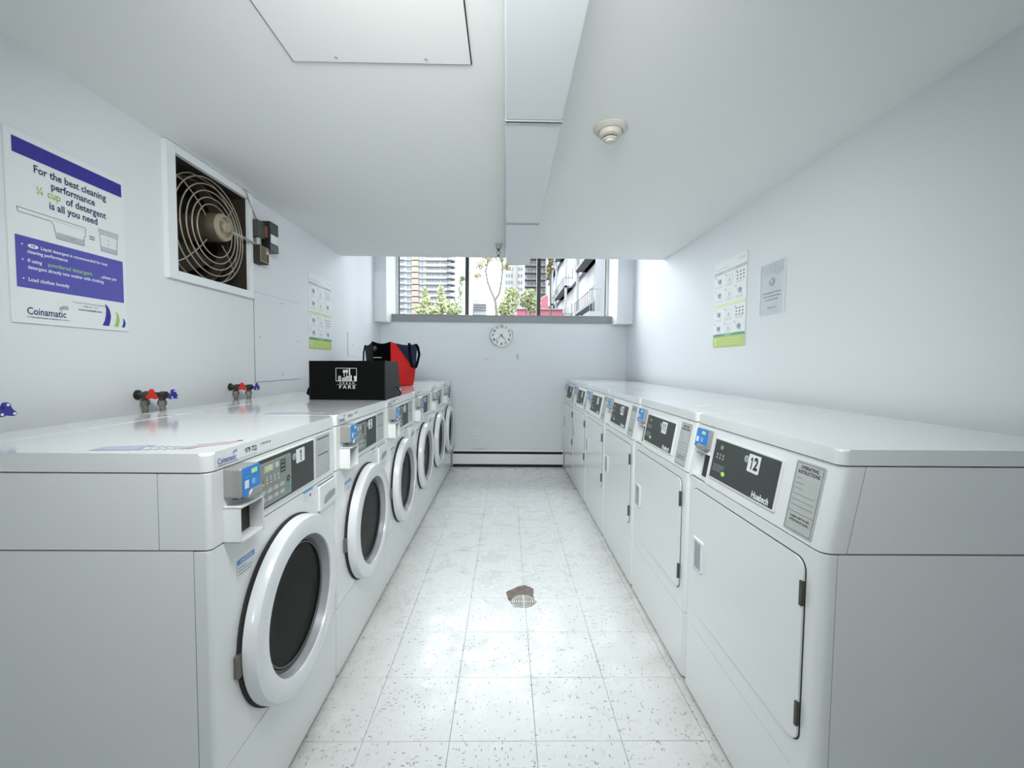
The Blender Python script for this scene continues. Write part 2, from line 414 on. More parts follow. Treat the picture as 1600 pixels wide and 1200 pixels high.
def cut_tile(x0, x1, y0, y1, cx, cy):
    """tile whose corner (cx, cy) is broken away along the hole outline"""
    sx = 1 if x1 - cx > cx - x0 else -1; sy = 1 if y1 - cy > cy - y0 else -1
    th = sorted((math.atan2(y - cy, x - cx), math.hypot(x - cx, y - cy)) for x, y in hole)
    def rad(a):
        a = (a + math.pi) % (2 * math.pi) - math.pi
        ext = [(th[-1][0] - 2 * math.pi, th[-1][1])] + th + [(th[0][0] + 2 * math.pi, th[0][1])]
        for (a0, r0), (a1, r1) in zip(ext, ext[1:]):
            if a0 <= a <= a1: return r0 + (r1 - r0) * (a - a0) / max(1e-9, a1 - a0)
    base = {(1, 1): 0, (-1, 1): 90, (-1, -1): 180, (1, -1): 270}[(sx, sy)]
    rnd = random.Random(base)
    pts = []
    for k in range(13):
        a = R(base + 90 * k / 12); r = rad(a) * (1 + rnd.uniform(-.03, .03))
        px, py = cx + r * math.cos(a), cy + r * math.sin(a)
        if k == 0: px, py = (cx + r * math.cos(R(base)), cy + r * math.sin(R(base)))
        px = max(x0, min(x1, px)); py = max(y0, min(y1, py))
        pts.append((px, py))
    fx = x1 if sx > 0 else x0; fy = y1 if sy > 0 else y0
    if base in (0, 180): far = [(cx, fy), (fx, fy), (fx, cy)]
    else: far = [(fx, cy), (fx, fy), (cx, fy)]
    far = [(max(x0, min(x1, a)), max(y0, min(y1, b))) for a, b in far]
    return MB().prism(pts + far, -0.004, 0.0)
for i in range(-2, 6):
    for j in range(-4, 14):
        x0, y0 = TX + i * TS, TY + j * TS
        x1, y1 = x0 + TS, y0 + TS
        if x1 < -0.80 or x0 > 1.0: continue
        near = [c for c in [(x0, y0), (x1, y0), (x1, y1), (x0, y1)] if abs(c[0] - cornr[0]) < 0.01 and abs(c[1] - cornr[1]) < 0.01]
        if near:
            o = cut_tile(x0 + gap, x1 - gap, y0 + gap, y1 - gap, cornr[0], cornr[1]).build('tile', VINYL, flo, smooth=0)
            continue
        if y1 > YB: continue
        if proto is None:
            proto = tile_mesh(gap, TS - gap, gap, TS - gap).build('tile', VINYL, flo); o = proto
        else:
            o = proto.copy(); COL.objects.link(o); o.parent = flo
        o.location = (x0, y0, random.uniform(0, 0.0004)); o.rotation_euler = (0, 0, random.uniform(-0.0012, 0.0012))
# plain sheet flooring where the machines stand and behind the camera
MB().box(XL, TX - 2 * TS + 0.0, YR, YB, -0.004, 0).build('flooring', VINYL, flo, 0) if False else None
ob = MB().box(-1.576, -0.7815, YR, YB, -0.004, -0.0005).box(1.0075, 1.512, YR, YB, -0.004, -0.0005).box(-0.78, 1.006, YR, TY - 4 * TS - 0.001, -0.004, -0.0005).build('flooring', VINYL, flo, 0)
ob['kind'] = 'stuff'

# left wall with the fan opening
FY0, FY1, FZ0, FZ1 = 2.045, 2.635, 1.71, 2.28
wl = MB()
wl.box(XL - TH, XL, YR, FY0, 0, HU).box(XL - TH, XL, FY1, YB + 0.35, 0, HU).box(XL - TH, XL, FY0, FY1, 0, FZ0).box(XL - TH, XL, FY0, FY1, FZ1, HU)
tag(wl.build('wall_left', WALL, smooth=0), kind=S)
tag(MB().box(XR, XR + TH, YR, YB + 0.35, 0, HU).build('wall_right', WALL, smooth=0), kind=S)
JL, JR = -1.437, 1.322
tag(MB().box(XL, XR, YB, YB + 0.35, 0, 1.86).build('wall_back', WALL, smooth=0), kind=S)
tag(MB().box(XL, JL, 5.12, YB + 0.35, 1.79, HU).build('trim_1', TRIMW, smooth=0), kind=S)
tag(MB().box(JR, XR, 5.12, YB + 0.35, 1.79, HU).build('trim_2', TRIMW, smooth=0), kind=S)
tag(MB().box(JL, JR, YB, YB + 0.35, 3.52, HU).build('wall_back_upper', WALL, smooth=0), kind=S)
tag(MB().box(XL - TH, XR + TH, YR - TH, YE, HC, HC + 0.25).build('ceiling', CEIL, smooth=0), kind=S)
tag(MB().box(XL - TH, XR + TH, YE - 0.12, YE, HC + 0.25, HU + 0.15).build('wall_bulkhead', WALL, smooth=0), kind=S)
tag(MB().box(XL - TH, XR + TH, YE, YB + 0.35, HU, HU + 0.15).build('ceiling_upper', CEIL, smooth=0), kind=S)
# rear wall, behind the camera, with an added opening for fill light
RX0, RX1, RZ0, RZ1 = -1.5, -0.5, 1.2, 2.1
rw = MB().box(XL, RX0, YR - TH, YR, 0, HC).box(RX1, XR, YR - TH, YR, 0, HC).box(RX0, RX1, YR - TH, YR, 0, RZ0).box(RX0, RX1, YR - TH, YR, RZ1, HC)
tag(rw.build('wall_rear', mat('rear_wall_bounce_cut', (0.22, 0.23, 0.25), 0.7), smooth=0), kind=S)  # unseen wall coloured dark to cut bounce light on the machine sides

# the window: frame, two dark mullions, three panes
win = empty('window_1', (0, 0, 0), kind=S)
Yg = 5.60
MB().box(JL, JL + 0.03, Yg - 0.03, Yg + 0.03, 1.905, 3.52).box(JR - 0.03, JR, Yg - 0.03, Yg + 0.03, 1.905, 3.52).box(JL, JR, Yg - 0.03, Yg + 0.03, 3.47, 3.52).build('window_frame', WFW, win)
MB().box(JL + 0.03, JL + 0.04, Yg - 0.015, Yg + 0.015, 1.905, 3.47).build('window_gasket', WFRAME, win)
MB().box(JR - 0.045, JR - 0.035, Yg - 0.015, Yg + 0.015, 1.905, 3.47).build('window_gasket', WFRAME, win)
MX = (-0.52, 0.411)
for mx_ in MX: MB().box(mx_ - 0.025, mx_ + 0.025, Yg - 0.035, Yg + 0.035, 1.905, 3.47, 0.003).build('mullion', WFRAME, win)
px_ = [JL + 0.035, MX[0], MX[1], JR - 0.035]
for a, b in zip(px_, px_[1:]): MB().box(a + 0.02, b - 0.02, Yg + 0.006, Yg + 0.01, 1.905, 3.47).build('pane', GLASS, win)
sl = MB().box(JL + 0.003, JR - 0.003, YB - 0.012, YB + 0.34, 1.893, 1.905).box(JL + 0.003, JR - 0.003, YB - 0.006, YB - 0.0, 1.815, 1.893)
sl.build('window_sill', SILL, win)
MB().box(JL + 0.003, JR - 0.003, YB - 0.014, YB - 0.006, 1.811, 1.820).build('sill_trim', SILL, win)
rwin = empty('fill_window', (0, 0, 0), kind=S)  # unseen window, added to let in fill light from behind
MB().box(RX0, RX0 + 0.04, YR - 0.1, YR - 0.04, RZ0, RZ1).box(RX1 - 0.04, RX1, YR - 0.1, YR - 0.04, RZ0, RZ1).box(RX0, RX1, YR - 0.1, YR - 0.04, RZ0, RZ0 + 0.04).box(RX0, RX1, YR - 0.1, YR - 0.04, RZ1 - 0.04, RZ1).build('window_frame', WFRAME, rwin)
MB().box(RX0 + 0.04, RX1 - 0.04, YR - 0.075, YR - 0.07, RZ0 + 0.04, RZ1 - 0.04).build('pane', GLASS, rwin)

# ------------------------------------------------------------------ frames used for flat things
FL = lambda x, y, z=0: Frame((x, y, z), (0, 1, 0), (0, 0, 1))     # faces +X (left wall, washers)
FRt = lambda x, y, z=0: Frame((x, y, z), (0, -1, 0), (0, 0, 1))   # faces -X (right wall)
FB = lambda x, y, z=0: Frame((x, y, z), (1, 0, 0), (0, 0, 1))     # faces -Y (towards the camera)

# ------------------------------------------------------------------ washers
WW, WP, WY0, WX = 0.712, 0.7207, 0.972, -0.682
def coinamatic(k, a, b, size, m, sx=0.8):
    k.text('Coinamatic', a, b, size, m, 'LEFT', 0.012, sx)
    e = a + size * 4.9 * sx
    for q in range(3): k.path([(e - size * .9, b + size * (.42 + .13 * q)), (e - size * .45, b + size * (.62 + .13 * q)), (e - size * .0, b + size * (.58 + .13 * q))], size * .05, m)
    k.line(a, b - size * .55, e + size * .1, b - size * .55, size * .04, m)
def build_reader(parent, fr, a0, a1, b0, b1, prot, mirror=False):
    """card reader: grey rounded shell, blue face, display, little lip"""
    rd = MB().fbox(fr, a0, a1, b0, b1, 0.0005, prot, r=0.006, bev=0.007, seg=3).build('card_reader', READER, parent)
    W, H = a1 - a0, b1 - b0
    f2 = Frame(fr.p(a0, b0, prot), fr.r, fr.u)
    MB().fbox(f2, W * .07, W * .98, H * .02, H * .98, -0.003, 0.0012, r=0.003).build('blue_face', BLUE, rd)
    k = Ink(Frame(f2.p(0, 0, 0.0012), fr.r, fr.u))
    k.rect(W * .50, W * .82, H * .72, H * .88, SCREEN); k.rect(W * .66, W * .80, H * .74, H * .86, GLOW, c=0.0007)
    k.rect(W * .14, W * .36, H * .28, H * .55, PAPER)
    for q in range(3): k.path([(W * (.52 + .1 * q) + W * .08 * math.cos(R(t)), H * .44 + H * .13 * math.sin(R(t))) for t in range(-60, 61, 30)], W * .02, BLUEL)
    k.disc(W * .60, H * .44, W * .10, BLUEL); k.rect(W * .18, W * .30, H * .64, H * .66, BLUEL); k.rect(W * .36, W * .46, H * .64, H * .66, BLUEL)
    k.build('face_print', rd)
    # curved grey lip across the lower part of the face
    lip = [(W * (.30), -H * .03), (W * .34, H * .10), (W * .46, H * .20), (W * 1.0, H * .20), (W * 1.0, -H * .03)]
    if mirror: lip = [(W - x, y) for x, y in reversed(lip)]
    MB().prism(lip, 0.0, 0.006, f2, bev=0.002).build('reader_lip', READER, rd)
    MB().fbox(f2, W * .15, W * .3, -H * .07, 0, -0.03, -0.02).build('reader_bolt', BLACKP, rd)
    return rd
def lines_block(k, a0, a1, b0, b1, n, m, th=0.0016, seed=1):
    rnd = random.Random(seed)
    for q in range(n):
        b = b1 - (b1 - b0) * (q + .5) / n
        k.rect(a0, a0 + (a1 - a0) * rnd.uniform(.45, 1), b - th / 2, b + th / 2, m)

def make_washer():
    root = empty('washing_machine', (WX, WY0, 0))
    f = Frame((0, 0, 0), (0, 1, 0), (0, 0, 1))
    W = WW
    MB().box(-0.59, -0.012, 0.012, W - 0.012, 0.02, 1.06).build('frame', FRAMEM, root)
    # front panels, rounded at their vertical edges (plan prisms along z)
    plan = lambda x0, x1, r: rrect(x0, x1, 0, W, (0, r, r, 0), 4)
    MB().prism(plan(-0.037, 0.0, 0.012), 0.296, 0.858, bev=0.003).build('front_panel', ENAMEL, root)
    MB().prism(plan(-0.037, 0.0, 0.012), 0.012, 0.293, bev=0.002).build('toe_panel', ENAMEL, root)
    for y0, y1 in ((0.0, 0.012), (W - 0.012, W)):
        MB().box(-0.60, -0.039, y0, y1, 0.012, 0.858).build('side_panel', ENAMEL, root)
        MB().box(-0.60, -0.117, y0, y1, 0.862, 1.040).build('upper_side_panel', ENAMEL, root)
    MB().prism(plan(-0.115, 0.001, 0.012), 0.862, 1.040, bev=0.002).build('control_housing', PLASTIC, root)
    lid = MB().prism(rrect(-0.60, 0.002, -0.001, W + 0.001, (0.004, 0.022, 0.022, 0.004), 5), 1.0435, 1.087, bev=0.008, seg=3).build('lid', ENAMEL_TOP, root)
    MB().box(-0.765, -0.602, -0.001, W + 0.001, 1.03, 1.0885, 0.003, 2).build('rear_cover', ENAMEL_TOP, root)
    MB().box(-0.762, -0.603, 0.002, W - 0.002, 0.012, 1.028).build('rear_housing', ENAMEL, root)
    for x in (-0.08, -0.54):
        for y in (0.07, W - 0.07): MB().lathe([(0, 0), (0.02, 0), (0.02, 0.006), (0.008, 0.008), (0.008, 0.022), (0, 0.022)], WORLD, x, y, 12).build('foot', BLACKP, root)
    # door
    yc, zc = 0.356, 0.538
    fd = Frame((0, yc, zc), (0, 1, 0), (0, 0, 1))
    door = MB().lathe([(0.262, 0.009), (0.268, 0.012), (0.2685, 0.026), (0.2655, 0.0395), (0.2620, 0.0450), (0.2560, 0.0470), (0.209, 0.0480), (0.2050, 0.0465), (0.2035, 0.043), (0.2035, 0.009)], fd, seg=64, closed=True).build('door', DOORW, root)
    MB().lathe([(0.0, 0.0005), (0.272, 0.0005), (0.272, 0.005), (0.258, 0.012), (0.0, 0.012)], fd, seg=64).build('door_seal', DARKGAP, door)
    MB().lathe([(0.2032, 0.041), (0.193, 0.013), (0.186, 0.0125), (0.186, 0.010), (0.2033, 0.010)], fd, seg=64, closed=True).build('inner_rim', DOORG, door)
    for rr, hh in ((0.187, 0.0165), (0.179, 0.0185)):
        MB().tube([fd.p(rr * math.cos(2 * math.pi * k / 64), rr * math.sin(2 * math.pi * k / 64), hh) for k in range(64)], 0.0032, 8, True).build('trim_ring', RUBBER, door)
    MB().lathe([(0.188, 0.0125), (0.172, 0.017), (0.155, 0.0145), (0.11, 0.0135), (0.05, 0.0132), (0, 0.0131)], fd, seg=64).build('door_glass', GLASSD, door)
    MB().fbox(fd, -0.283, -0.262, -0.045, 0.015, 0.0005, 0.0105, r=0.003).build('hinge', STEEL, door)
    MB().fbox(fd, 0.255, 0.275, 0.02, 0.10, 0.0005, 0.016, r=0.004, bev=0.002).build('latch', PLASTIC, door)
    # control area
    cp = MB().fbox(f, 0.108, 0.525, 0.880, 1.029, 0.0008, 0.0042, r=0.003, bev=0.001).build('control_bezel', PLASTIC, root)
    MB().fbox(f, 0.112, 0.521, 0.884, 1.025, 0.003, 0.0050).build('control_panel', PANELG, cp)
    fk = Frame((0.0050, 0, 0), (0, 1, 0), (0, 0, 1))
    k = Ink(fk)
    k.rect(0.118, 0.361, 0.891, 1.013, PANELL, 0.0003, 0.004); k.frame(0.118, 0.361, 0.891, 1.013, 0.002, LABELG, 0.004)
    k.rect(0.215, 0.262, 0.985, 1.005, LCD, 0.0006); k.rect(0.272, 0.292, 0.988, 1.004, BUTTON, 0.0006)
    k.text('0:00', 0.238, 0.995, 0.018, WHITEINK, bold=0.01, c=0.0009)
    k.rect(0.300, 0.330, 0.965, 1.004, PANELG, 0.0006)
    for q in range(3): k.rect(0.304, 0.326, 0.972 + q * 0.012, 0.974 + q * 0.012, INKLG, 0.0009)
    for q in range(5): k.rect(0.206 + q * .020, 0.211 + q * .020, 0.958, 0.972, BUTTON if q else REDB, 0.0006); k.rect(0.204 + q * .020, 0.214 + q * .020, 0.952, 0.954, WHITEINK, 0.0006)
    for r_ in range(2):
        for q in range(4): k.disc(0.208 + q * .034, 0.908 + r_ * .022, 0.0135, BUTTON, 0.0006, ry=0.0085); k.ring(0.208 + q * .034, 0.908 + r_ * .022, 0.0075, 0.0012, PANELG, 0.0009)
    k.disc(0.345, 0.938, 0.0105, PANELG, 0.0006); k.disc(0.345, 0.938, 0.004, REDB, 0.0009); k.rect(0.336, 0.356, 0.904, 0.924, GREENB, 0.0006)
    k.build('button_field', cp)
    k = Ink(Frame((0.0008, 0, 0), (0, 1, 0), (0, 0, 1)))
    k.rect(0.545, 0.665, 0.880, 1.030, LABELG, 0.0004, 0.004); k.frame(0.548, 0.662, 0.883, 1.027, 0.0014, INKLG, c=0.0006)
    k.text('OPERATING INSTRUCTIONS', 0.605, 1.018, 0.0075, INK, bold=0.03, c=0.0008)
    lines_block(k, 0.556, 0.652, 0.968, 1.010, 6, INKG, seed=3); k.text('WATER TEMPERATURE GUIDE', 0.605, 0.959, 0.0068, INK, bold=0.03, c=0.0008)
    lines_block(k, 0.556, 0.610, 0.915, 0.950, 5, INKLG, seed=5); k.frame(0.626, 0.652, 0.895, 0.950, 0.0012, INKG)
    k.build('instruction_label', root)
    # dispenser drawer
    dr = MB().fbox(f, 0.560, 0.700, 0.752, 0.846, 0.0005, 0.009, r=0.006, bev=0.003).build('detergent_drawer', PLASTIC, root)
    MB().fbox(f, 0.560 + .002, 0.698, 0.749, 0.849, 0.0002, 0.0012).build('drawer_gap', DARKGAP, dr)
    MB().prism([(0.590, 0.778), (0.600, 0.770), (0.690, 0.782), (0.690, 0.806), (0.630, 0.806), (0.600, 0.797)], 0.0085, 0.0098, f).build('drawer_grip', DOORG, dr)
    # box below the reader: open at the front
    a0, a1, b0, b1, pr = 0.046, 0.146, 0.858, 0.946, 0.042
    cb = MB()
    cb.fbox(f, a0, a0 + .004, b0, b1, 0.0005, pr).fbox(f, a1 - .004, a1, b0, b1, 0.0005, pr).fbox(f, a0, a1, b0, b0 + .004, 0.0005, pr).fbox(f, a0, a1, b1 - .004, b1, 0.0005, pr)
    cbo = cb.build('coin_box', PLASTIC, root, smooth=0)
    MB().fbox(f, a0 + .004, a1 - .004, b0 + .004, b1 - .004, 0.0008, 0.0062).build('box_back', BLACKP, cbo)
    k = Ink(Frame((0.0006, 0, 0), (0, 1, 0), (0, 0, 1)))
    k.rect(0.150, 0.192, 0.838, 0.853, INKG, 0.0003)
    for q in range(7): k.rect(0.153 + q * .0052, 0.1555 + q * .0052, 0.841, 0.850, PAPER, 0.0006)
    k.build('barcode_label', root)
    build_reader(root, f, 0.050, 0.128, 0.966, 1.040, 0.044)
    # small stickers on the front
    k = Ink(Frame((0.0006, 0, 0), (0, 1, 0), (0, 0, 1)))
    k.rect(0.452, 0.520, 0.812, 0.862, PAPER, 0.0002); k.rect(0.452, 0.520, 0.852, 0.862, STK_BLUE, 0.0004); k.disc(0.500, 0.836, 0.006, INKRED, 0.0005); lines_block(k, 0.458, 0.490, 0.818, 0.846, 3, INKLG)
    k.build('blue_topped_sticker', root)
    k = Ink(Frame((0.0006, 0, 0), (0, 1, 0), (0, 0, 1)))
    k.rect(0.096, 0.170, 0.742, 0.790, PAPER, 0.0002); k.rect(0.096, 0.170, 0.777, 0.790, STK_BLUE, 0.0004); k.text('CAUTION', 0.133, 0.7835, 0.011, WHITEINK, bold=0.02); lines_block(k, 0.101, 0.165, 0.747, 0.772, 3, INKG, 0.0022)
    k.build('caution_sticker', root)
    return root
SERIAL = {1: '979 722', 2: '979 724', 3: '979 725', 4: '979 727', 5: '979 728', 6: '979 730'}
def number_label(parent, fr, a0, a1, b0, b1, n, size, c):
    lb = MB().fbox(fr, a0, a1, b0, b1, c, c + 0.0012, r=0.004).build('number_label', PAPER, parent)
    k = Ink(Frame(fr.p(0, 0, c + 0.0012), fr.r, fr.u)); 
    ds = str(n); adv = size * 0.44; x = (a0 + a1) / 2 - adv * (len(ds) - 1) / 2; y = (b0 + b1) / 2; hh = size * 0.36
    for ch in ds:
        if ch == '1': k.poly([(x - size * .01, y - hh), (x + size * .085, y - hh), (x + size * .085, y + hh), (x + size * .015, y + hh), (x - size * .12, y + hh * .66), (x - size * .12, y + hh * .42), (x - size * .01, y + hh * .56)], INK, 0.0006)
        else: k.text(ch, x, y - 0.0005, size, INK, bold=0.04, sx=0.80)
        x += adv
    k.build('digits', lb)
    MB().fbox(fr, a0 - .002, a1 + .002, b0 - .002, b1 + .002, c - 0.0004, c + 0.0004, r=0.005).build('label_border', INK, lb)
    k = Ink(Frame(fr.p(0, 0, c), fr.r, fr.u)); q = a0 - 0.012
    k.disc(q, b1 - 0.020, 0.0115, BUTTON); k.ring(q, b1 - 0.020, 0.010, 0.0012, INKG, 0.0007); k.text('c', q + 0.001, b1 - 0.0195, 0.020, INK, bold=0.03, c=0.0008)
    k.build('round_emblem', parent)
ORD = {1: 'nearest the camera', 2: 'second from the camera, under the black box bag', 3: 'third from the camera', 4: 'fourth from the camera', 5: 'fifth, next to last before the back wall', 6: 'last in the row, against the back wall'}
w0 = make_washer()
washers = [w0] + [copy_tree(w0, (WX, WY0 + i * WP, 0)) for i in range(1, 6)]
for i, o in enumerate(washers):
    n = i + 1
    tag(o, f'white front-loading washer numbered {n}, {ORD[n]}', 'washing machine', 'washers along the left wall')
    number_label(o, Frame((0, 0, 0), (0, 1, 0), (0, 0, 1)), 0.396, 0.452, 0.970, 1.016, n, 0.052, 0.005)
    k = Ink(Frame((0.0026, 0, 0), (0, 1, 0), (0, 0, 1)))
    k.rect(0.022, 0.262, 1.049, 1.078, PAPER, 0.0001)
    coinamatic(k, 0.028, 1.061, 0.0195, INKB, 0.78)
    k.text(SERIAL[n], 0.160, 1.066, 0.0185, INK, bold=0.02, sx=0.85)
    k.rect(0.030, 0.185, 1.0515, 1.0523, INKG)
    for q in range(9): k.rect(0.206 + q * .0055, 0.2085 + q * .0055 + (q % 3) * .0008, 1.068, 1.0745, INKG)
    k.build('asset_label', o)
# warning print on the lids of the two nearest washers
ft = Frame((0, 0, 1.0872), (0, 1, 0), (-1, 0, 0))
for n, o in ((1, washers[0]), (2, washers[1])):
    k = Ink(Frame((0, 0, 1.0872), (0, 1, 0), (-1, 0, 0)))
    k.poly([(0.03, 0.30), (0.075, 0.30), (0.10, 0.20), (0.035, 0.20)], INKBL)
    for q in range(7): k.rect(0.035 + 0.003 * q, 0.052 + .003 * q, 0.185 - q * 0.018, 0.195 - q * 0.018, INKBL); k.rect(0.07, 0.088, 0.185 - q * 0.018, 0.194 - q * 0.018, INKBL)
    if n == 1:
        for q in range(3): k.line(0.05 + q * 0.028, 0.10, 0.13 + q * 0.018, 0.025, 0.0028, INKRED)
        k.disc(0.168, 0.03, 0.007, INKRED)
    k.build('lid_print', o)

# ------------------------------------------------------------------ dryers
DW, DP, DY0, DX = 0.7225, 0.7311, 0.954, 0.737
def make_dryer():
    root = empty('tumble_dryer', (DX, DY0, 0))
    W = DW; SL = 0.036 / 0.202
    fv = Frame((0, 0, 0), (0, -1, 0), (0, 0, 1))             # a = -y
    Fv = lambda x=0.0: Frame((x, 0, 0), (0, -1, 0), (0, 0, 1))
    fs = Frame((0, 0, 0.868), (0, -1, 0), (SL, 0, 1))        # slanted face: b = distance up the slope
    A = lambda y0, y1: (-y1, -y0)
    ks = math.sqrt(1 + SL * SL); B = lambda z: (z - 0.868) * ks
    MB().box(0.012, 0.69, 0.012, W - 0.012, 0.02, 0.864).box(0.10, 0.69, 0.012, W - 0.012, 0.864, 1.06).build('frame', FRAMEM, root)
    plan = lambda x0, x1, r: rrect(x0, x1, 0, W, (r, 0, 0, r), 4)
    MB().prism(plan(0.0, 0.034, 0.024), 0.282, 0.862, bev=0.002).build('front_panel', ENAMEL, root)
    MB().prism(plan(0.001, 0.034, 0.024), 0.012, 0.2795, bev=0.002).build('toe_panel', ENAMEL, root)
    for y0, y1 in ((0.0, 0.012), (W - 0.012, W)):
        MB().box(0.036, 0.700, y0, y1, 0.012, 0.862).build('side_panel', ENAMEL, root)
    # control housing: slanted, with a recess for the coin slot near its far end
    r0, r1, rz = 0.588, 0.702, 0.972
    m = MB(); m.prism(rrect(0.0, 0.055, 0, r0, (0.024, 0, 0, 0), 4), 0.8665, 1.070)
    m.box(0.0, 0.055, r0, r1, rz, 1.070); m.box(0.0, 0.055, r1, W, 0.8665, 1.070)
    m.shear(SL, 0.868)
    m.build('control_housing', PLASTIC, root, smooth=30)
    MB().box(0.09, 0.098, 0.012, W - .012, 0.865, 1.06).build('housing_back', FRAMEM, root)
    for c0, c1 in ((-0.012, 0.0), (-W, -W + 0.012)):
        MB().prism([(0.0575, 0.8665), (0.700, 0.8665), (0.700, 1.070), (0.0575 + SL * 0.202, 1.070)], c0, c1, Frame((0, 0, 0), (1, 0, 0), (0, 0, 1))).build('upper_side_panel', ENAMEL, root)
    MB().prism(rrect(0.030, 0.702, -0.001, W + 0.001, (0.022, 0.004, 0.004, 0.022), 5), 1.0735, 1.110, bev=0.007, seg=3).build('lid', ENAMEL_TOP, root)
    for x in (0.08, 0.62):
        for y in (0.07, W - 0.07): MB().lathe([(0, 0), (0.02, 0), (0.02, 0.006), (0.008, 0.008), (0.008, 0.022), (0, 0.022)], WORLD, x, y, 12).build('foot', BLACKP, root)
    # recess lining
    def sheared(name, mt, x0, x1, y0, y1, z0, z1, par): return MB().box(x0, x1, y0, y1, z0, z1).shear(SL, 0.868).build(name, mt, par)
    sl = sheared('coin_recess', PLASTIC, 0.030, 0.036, r0, r1, 0.868, 0.973, root)
    sheared('coin_slot', BLACKP, 0.024, 0.031, 0.634, 0.668, 0.874, 0.966, sl)
    sheared('slot_edge', DOORW, 0.020, 0.031, 0.669, 0.680, 0.872, 0.968, sl)
    MB().box(0.004, 0.040, r0, r1, 0.868, 0.874, 0.001).build('recess_sill', ENAMEL, sl)
    a0, a1 = A(0.590, 0.704)
    MB().fbox(fs, a0, a1, B(0.967), B(0.974), -0.01, 0.006).build('recess_ledge', DOORW, sl)
    # reader over the recess
    a0, a1 = A(0.594, 0.690)
    build_reader(root, fs, a0, a1, B(0.984), B(1.056), 0.020)
    # door
    a0, a1 = A(0.052, 0.675)
    dr = MB().fbox(fv, a0, a1, 0.357, 0.826, 0.0012, 0.0065, r=0.030, bev=0.0025, seg=5).build('door', ENAMEL, root)
    MB().fbox(fv, a0 - .003, a1 + .003, 0.3545, 0.8285, -0.001, 0.0014, r=0.032, seg=5).build('door_gap', DARKGAP, dr)
    for z0, z1 in ((0.712, 0.775), (0.405, 0.468)):
        h0, h1 = A(0.050, 0.059)
        MB().fbox(fv, h0, h1, z0, z1, 0.003, 0.0105, r=0.002).build('hinge', OLIVE, dr)
    h0, h1 = A(0.566, 0.645)
    MB().fbox(fv, h0, h1, 0.528, 0.645, 0.006, 0.0135, r=0.006, bev=0.003).build('door_handle', DOORW, dr)
    MB().fbox(fv, h0 + .020, h1 - .012, 0.537, 0.636, 0.0125, 0.0142, r=0.003).build('handle_pocket', DOORG, dr)
    # grey control plate
    a0, a1 = A(0.193, 0.556)
    cp = MB().fbox(fs, a0 - .006, a1 + .006, B(0.896), B(1.042), 0.0006, 0.0055, r=0.004, bev=0.0015).build('control_bezel', PLASTIC, root)
    MB().fbox(fs, a0, a1, B(0.902), B(1.036), 0.004, 0.0064).build('control_panel', PANELG, cp)
    k = Ink(Frame(fs.p(0, 0, 0.0064), fs.r, fs.u))
    t = lambda y: -y
    k.rect(t(0.535), t(0.478), B(1.002), B(1.022), LCDD, 0.0003); k.text('88', t(0.506), B(1.012), 0.018, LCD, bold=0.02, c=0.0006)
    for q in range(3): k.rect(t(0.532 - q * .020), t(0.524 - q * .020), B(0.972), B(0.990), INKLG, 0.0004); k.rect(t(0.532 - q * .020), t(0.526 - q * .020), B(0.978), B(0.984), PANELG, 0.0006)
    for q in range(6): k.ring(t(0.535 - q * .012), B(0.947), 0.005, 0.0012, INKLG)
    for q in range(5): k.ring(t(0.538 - q * .012), B(0.934), 0.005, 0.0012, INKLG)
    k.disc(t(0.470), B(0.928), 0.012, GLOW, 0.0006, ry=0.008)
    k.text('Huebsch', t(0.212), B(0.914), 0.027, WHITEINK, 'RIGHT', bold=0.035, sx=0.88, shear=0.12)
    k.build('button_field', cp)
    # instruction plate
    a0, a1 = A(0.040, 0.143)
    lb = MB().fbox(fs, a0, a1, B(0.876), B(1.056), 0.0004, 0.0022, r=0.005, bev=0.0008).build('instruction_plate', LABELG, root)
    k = Ink(Frame(fs.p((a0 + a1) / 2, 0, 0.0022), fs.r, fs.u))
    k.frame(-0.046, 0.046, B(0.881), B(1.051), 0.0010, INK)
    k.text('OPERATING', 0, B(1.040), 0.0125, INK, bold=0.02, sx=.92); k.text('INSTRUCTIONS', 0, B(1.028), 0.0125, INK, bold=0.02, sx=.86)
    for q, (z, l) in enumerate(((1.012, .20), (0.999, .36), (0.986, .32), (0.971, .84), (0.957, .84), (0.943, .84))):
        k.rect(-0.041, -0.041 + 0.092 * l, B(z) - 0.0007, B(z) + 0.0007, INKG)
    k.rect(-0.046, 0.046, B(0.926), B(0.9268), INK)
    k.text('CLEAN LINT FILTER', 0, B(0.915), 0.0078, INK, bold=0.02); k.text('AFTER EACH LOAD', 0, B(0.9055), 0.0078, INK, bold=0.02)
    k.build('plate_print', lb)
    return root
d0 = make_dryer()
DORD = {12: 'nearest the camera', 11: 'second from the camera', 10: 'third from the camera', 9: 'fourth from the camera', 8: 'next to last before the back wall', 7: 'last in the row, at the back wall'}
dryers = [d0] + [copy_tree(d0, (DX, DY0 + i * DP, 0)) for i in range(1, 6)]
fsl = Frame((0, 0, 0.868), (0, -1, 0), (0.036 / 0.202, 0, 1))
for i, o in enumerate(dryers):
    n = 12 - i
    tag(o, f'white tumble dryer numbered {n}, {DORD[n]}', 'dryer', 'dryers along the right wall')
    number_label(o, fsl, -0.342, -0.282, 0.107, 0.162, n, 0.052, 0.0064)

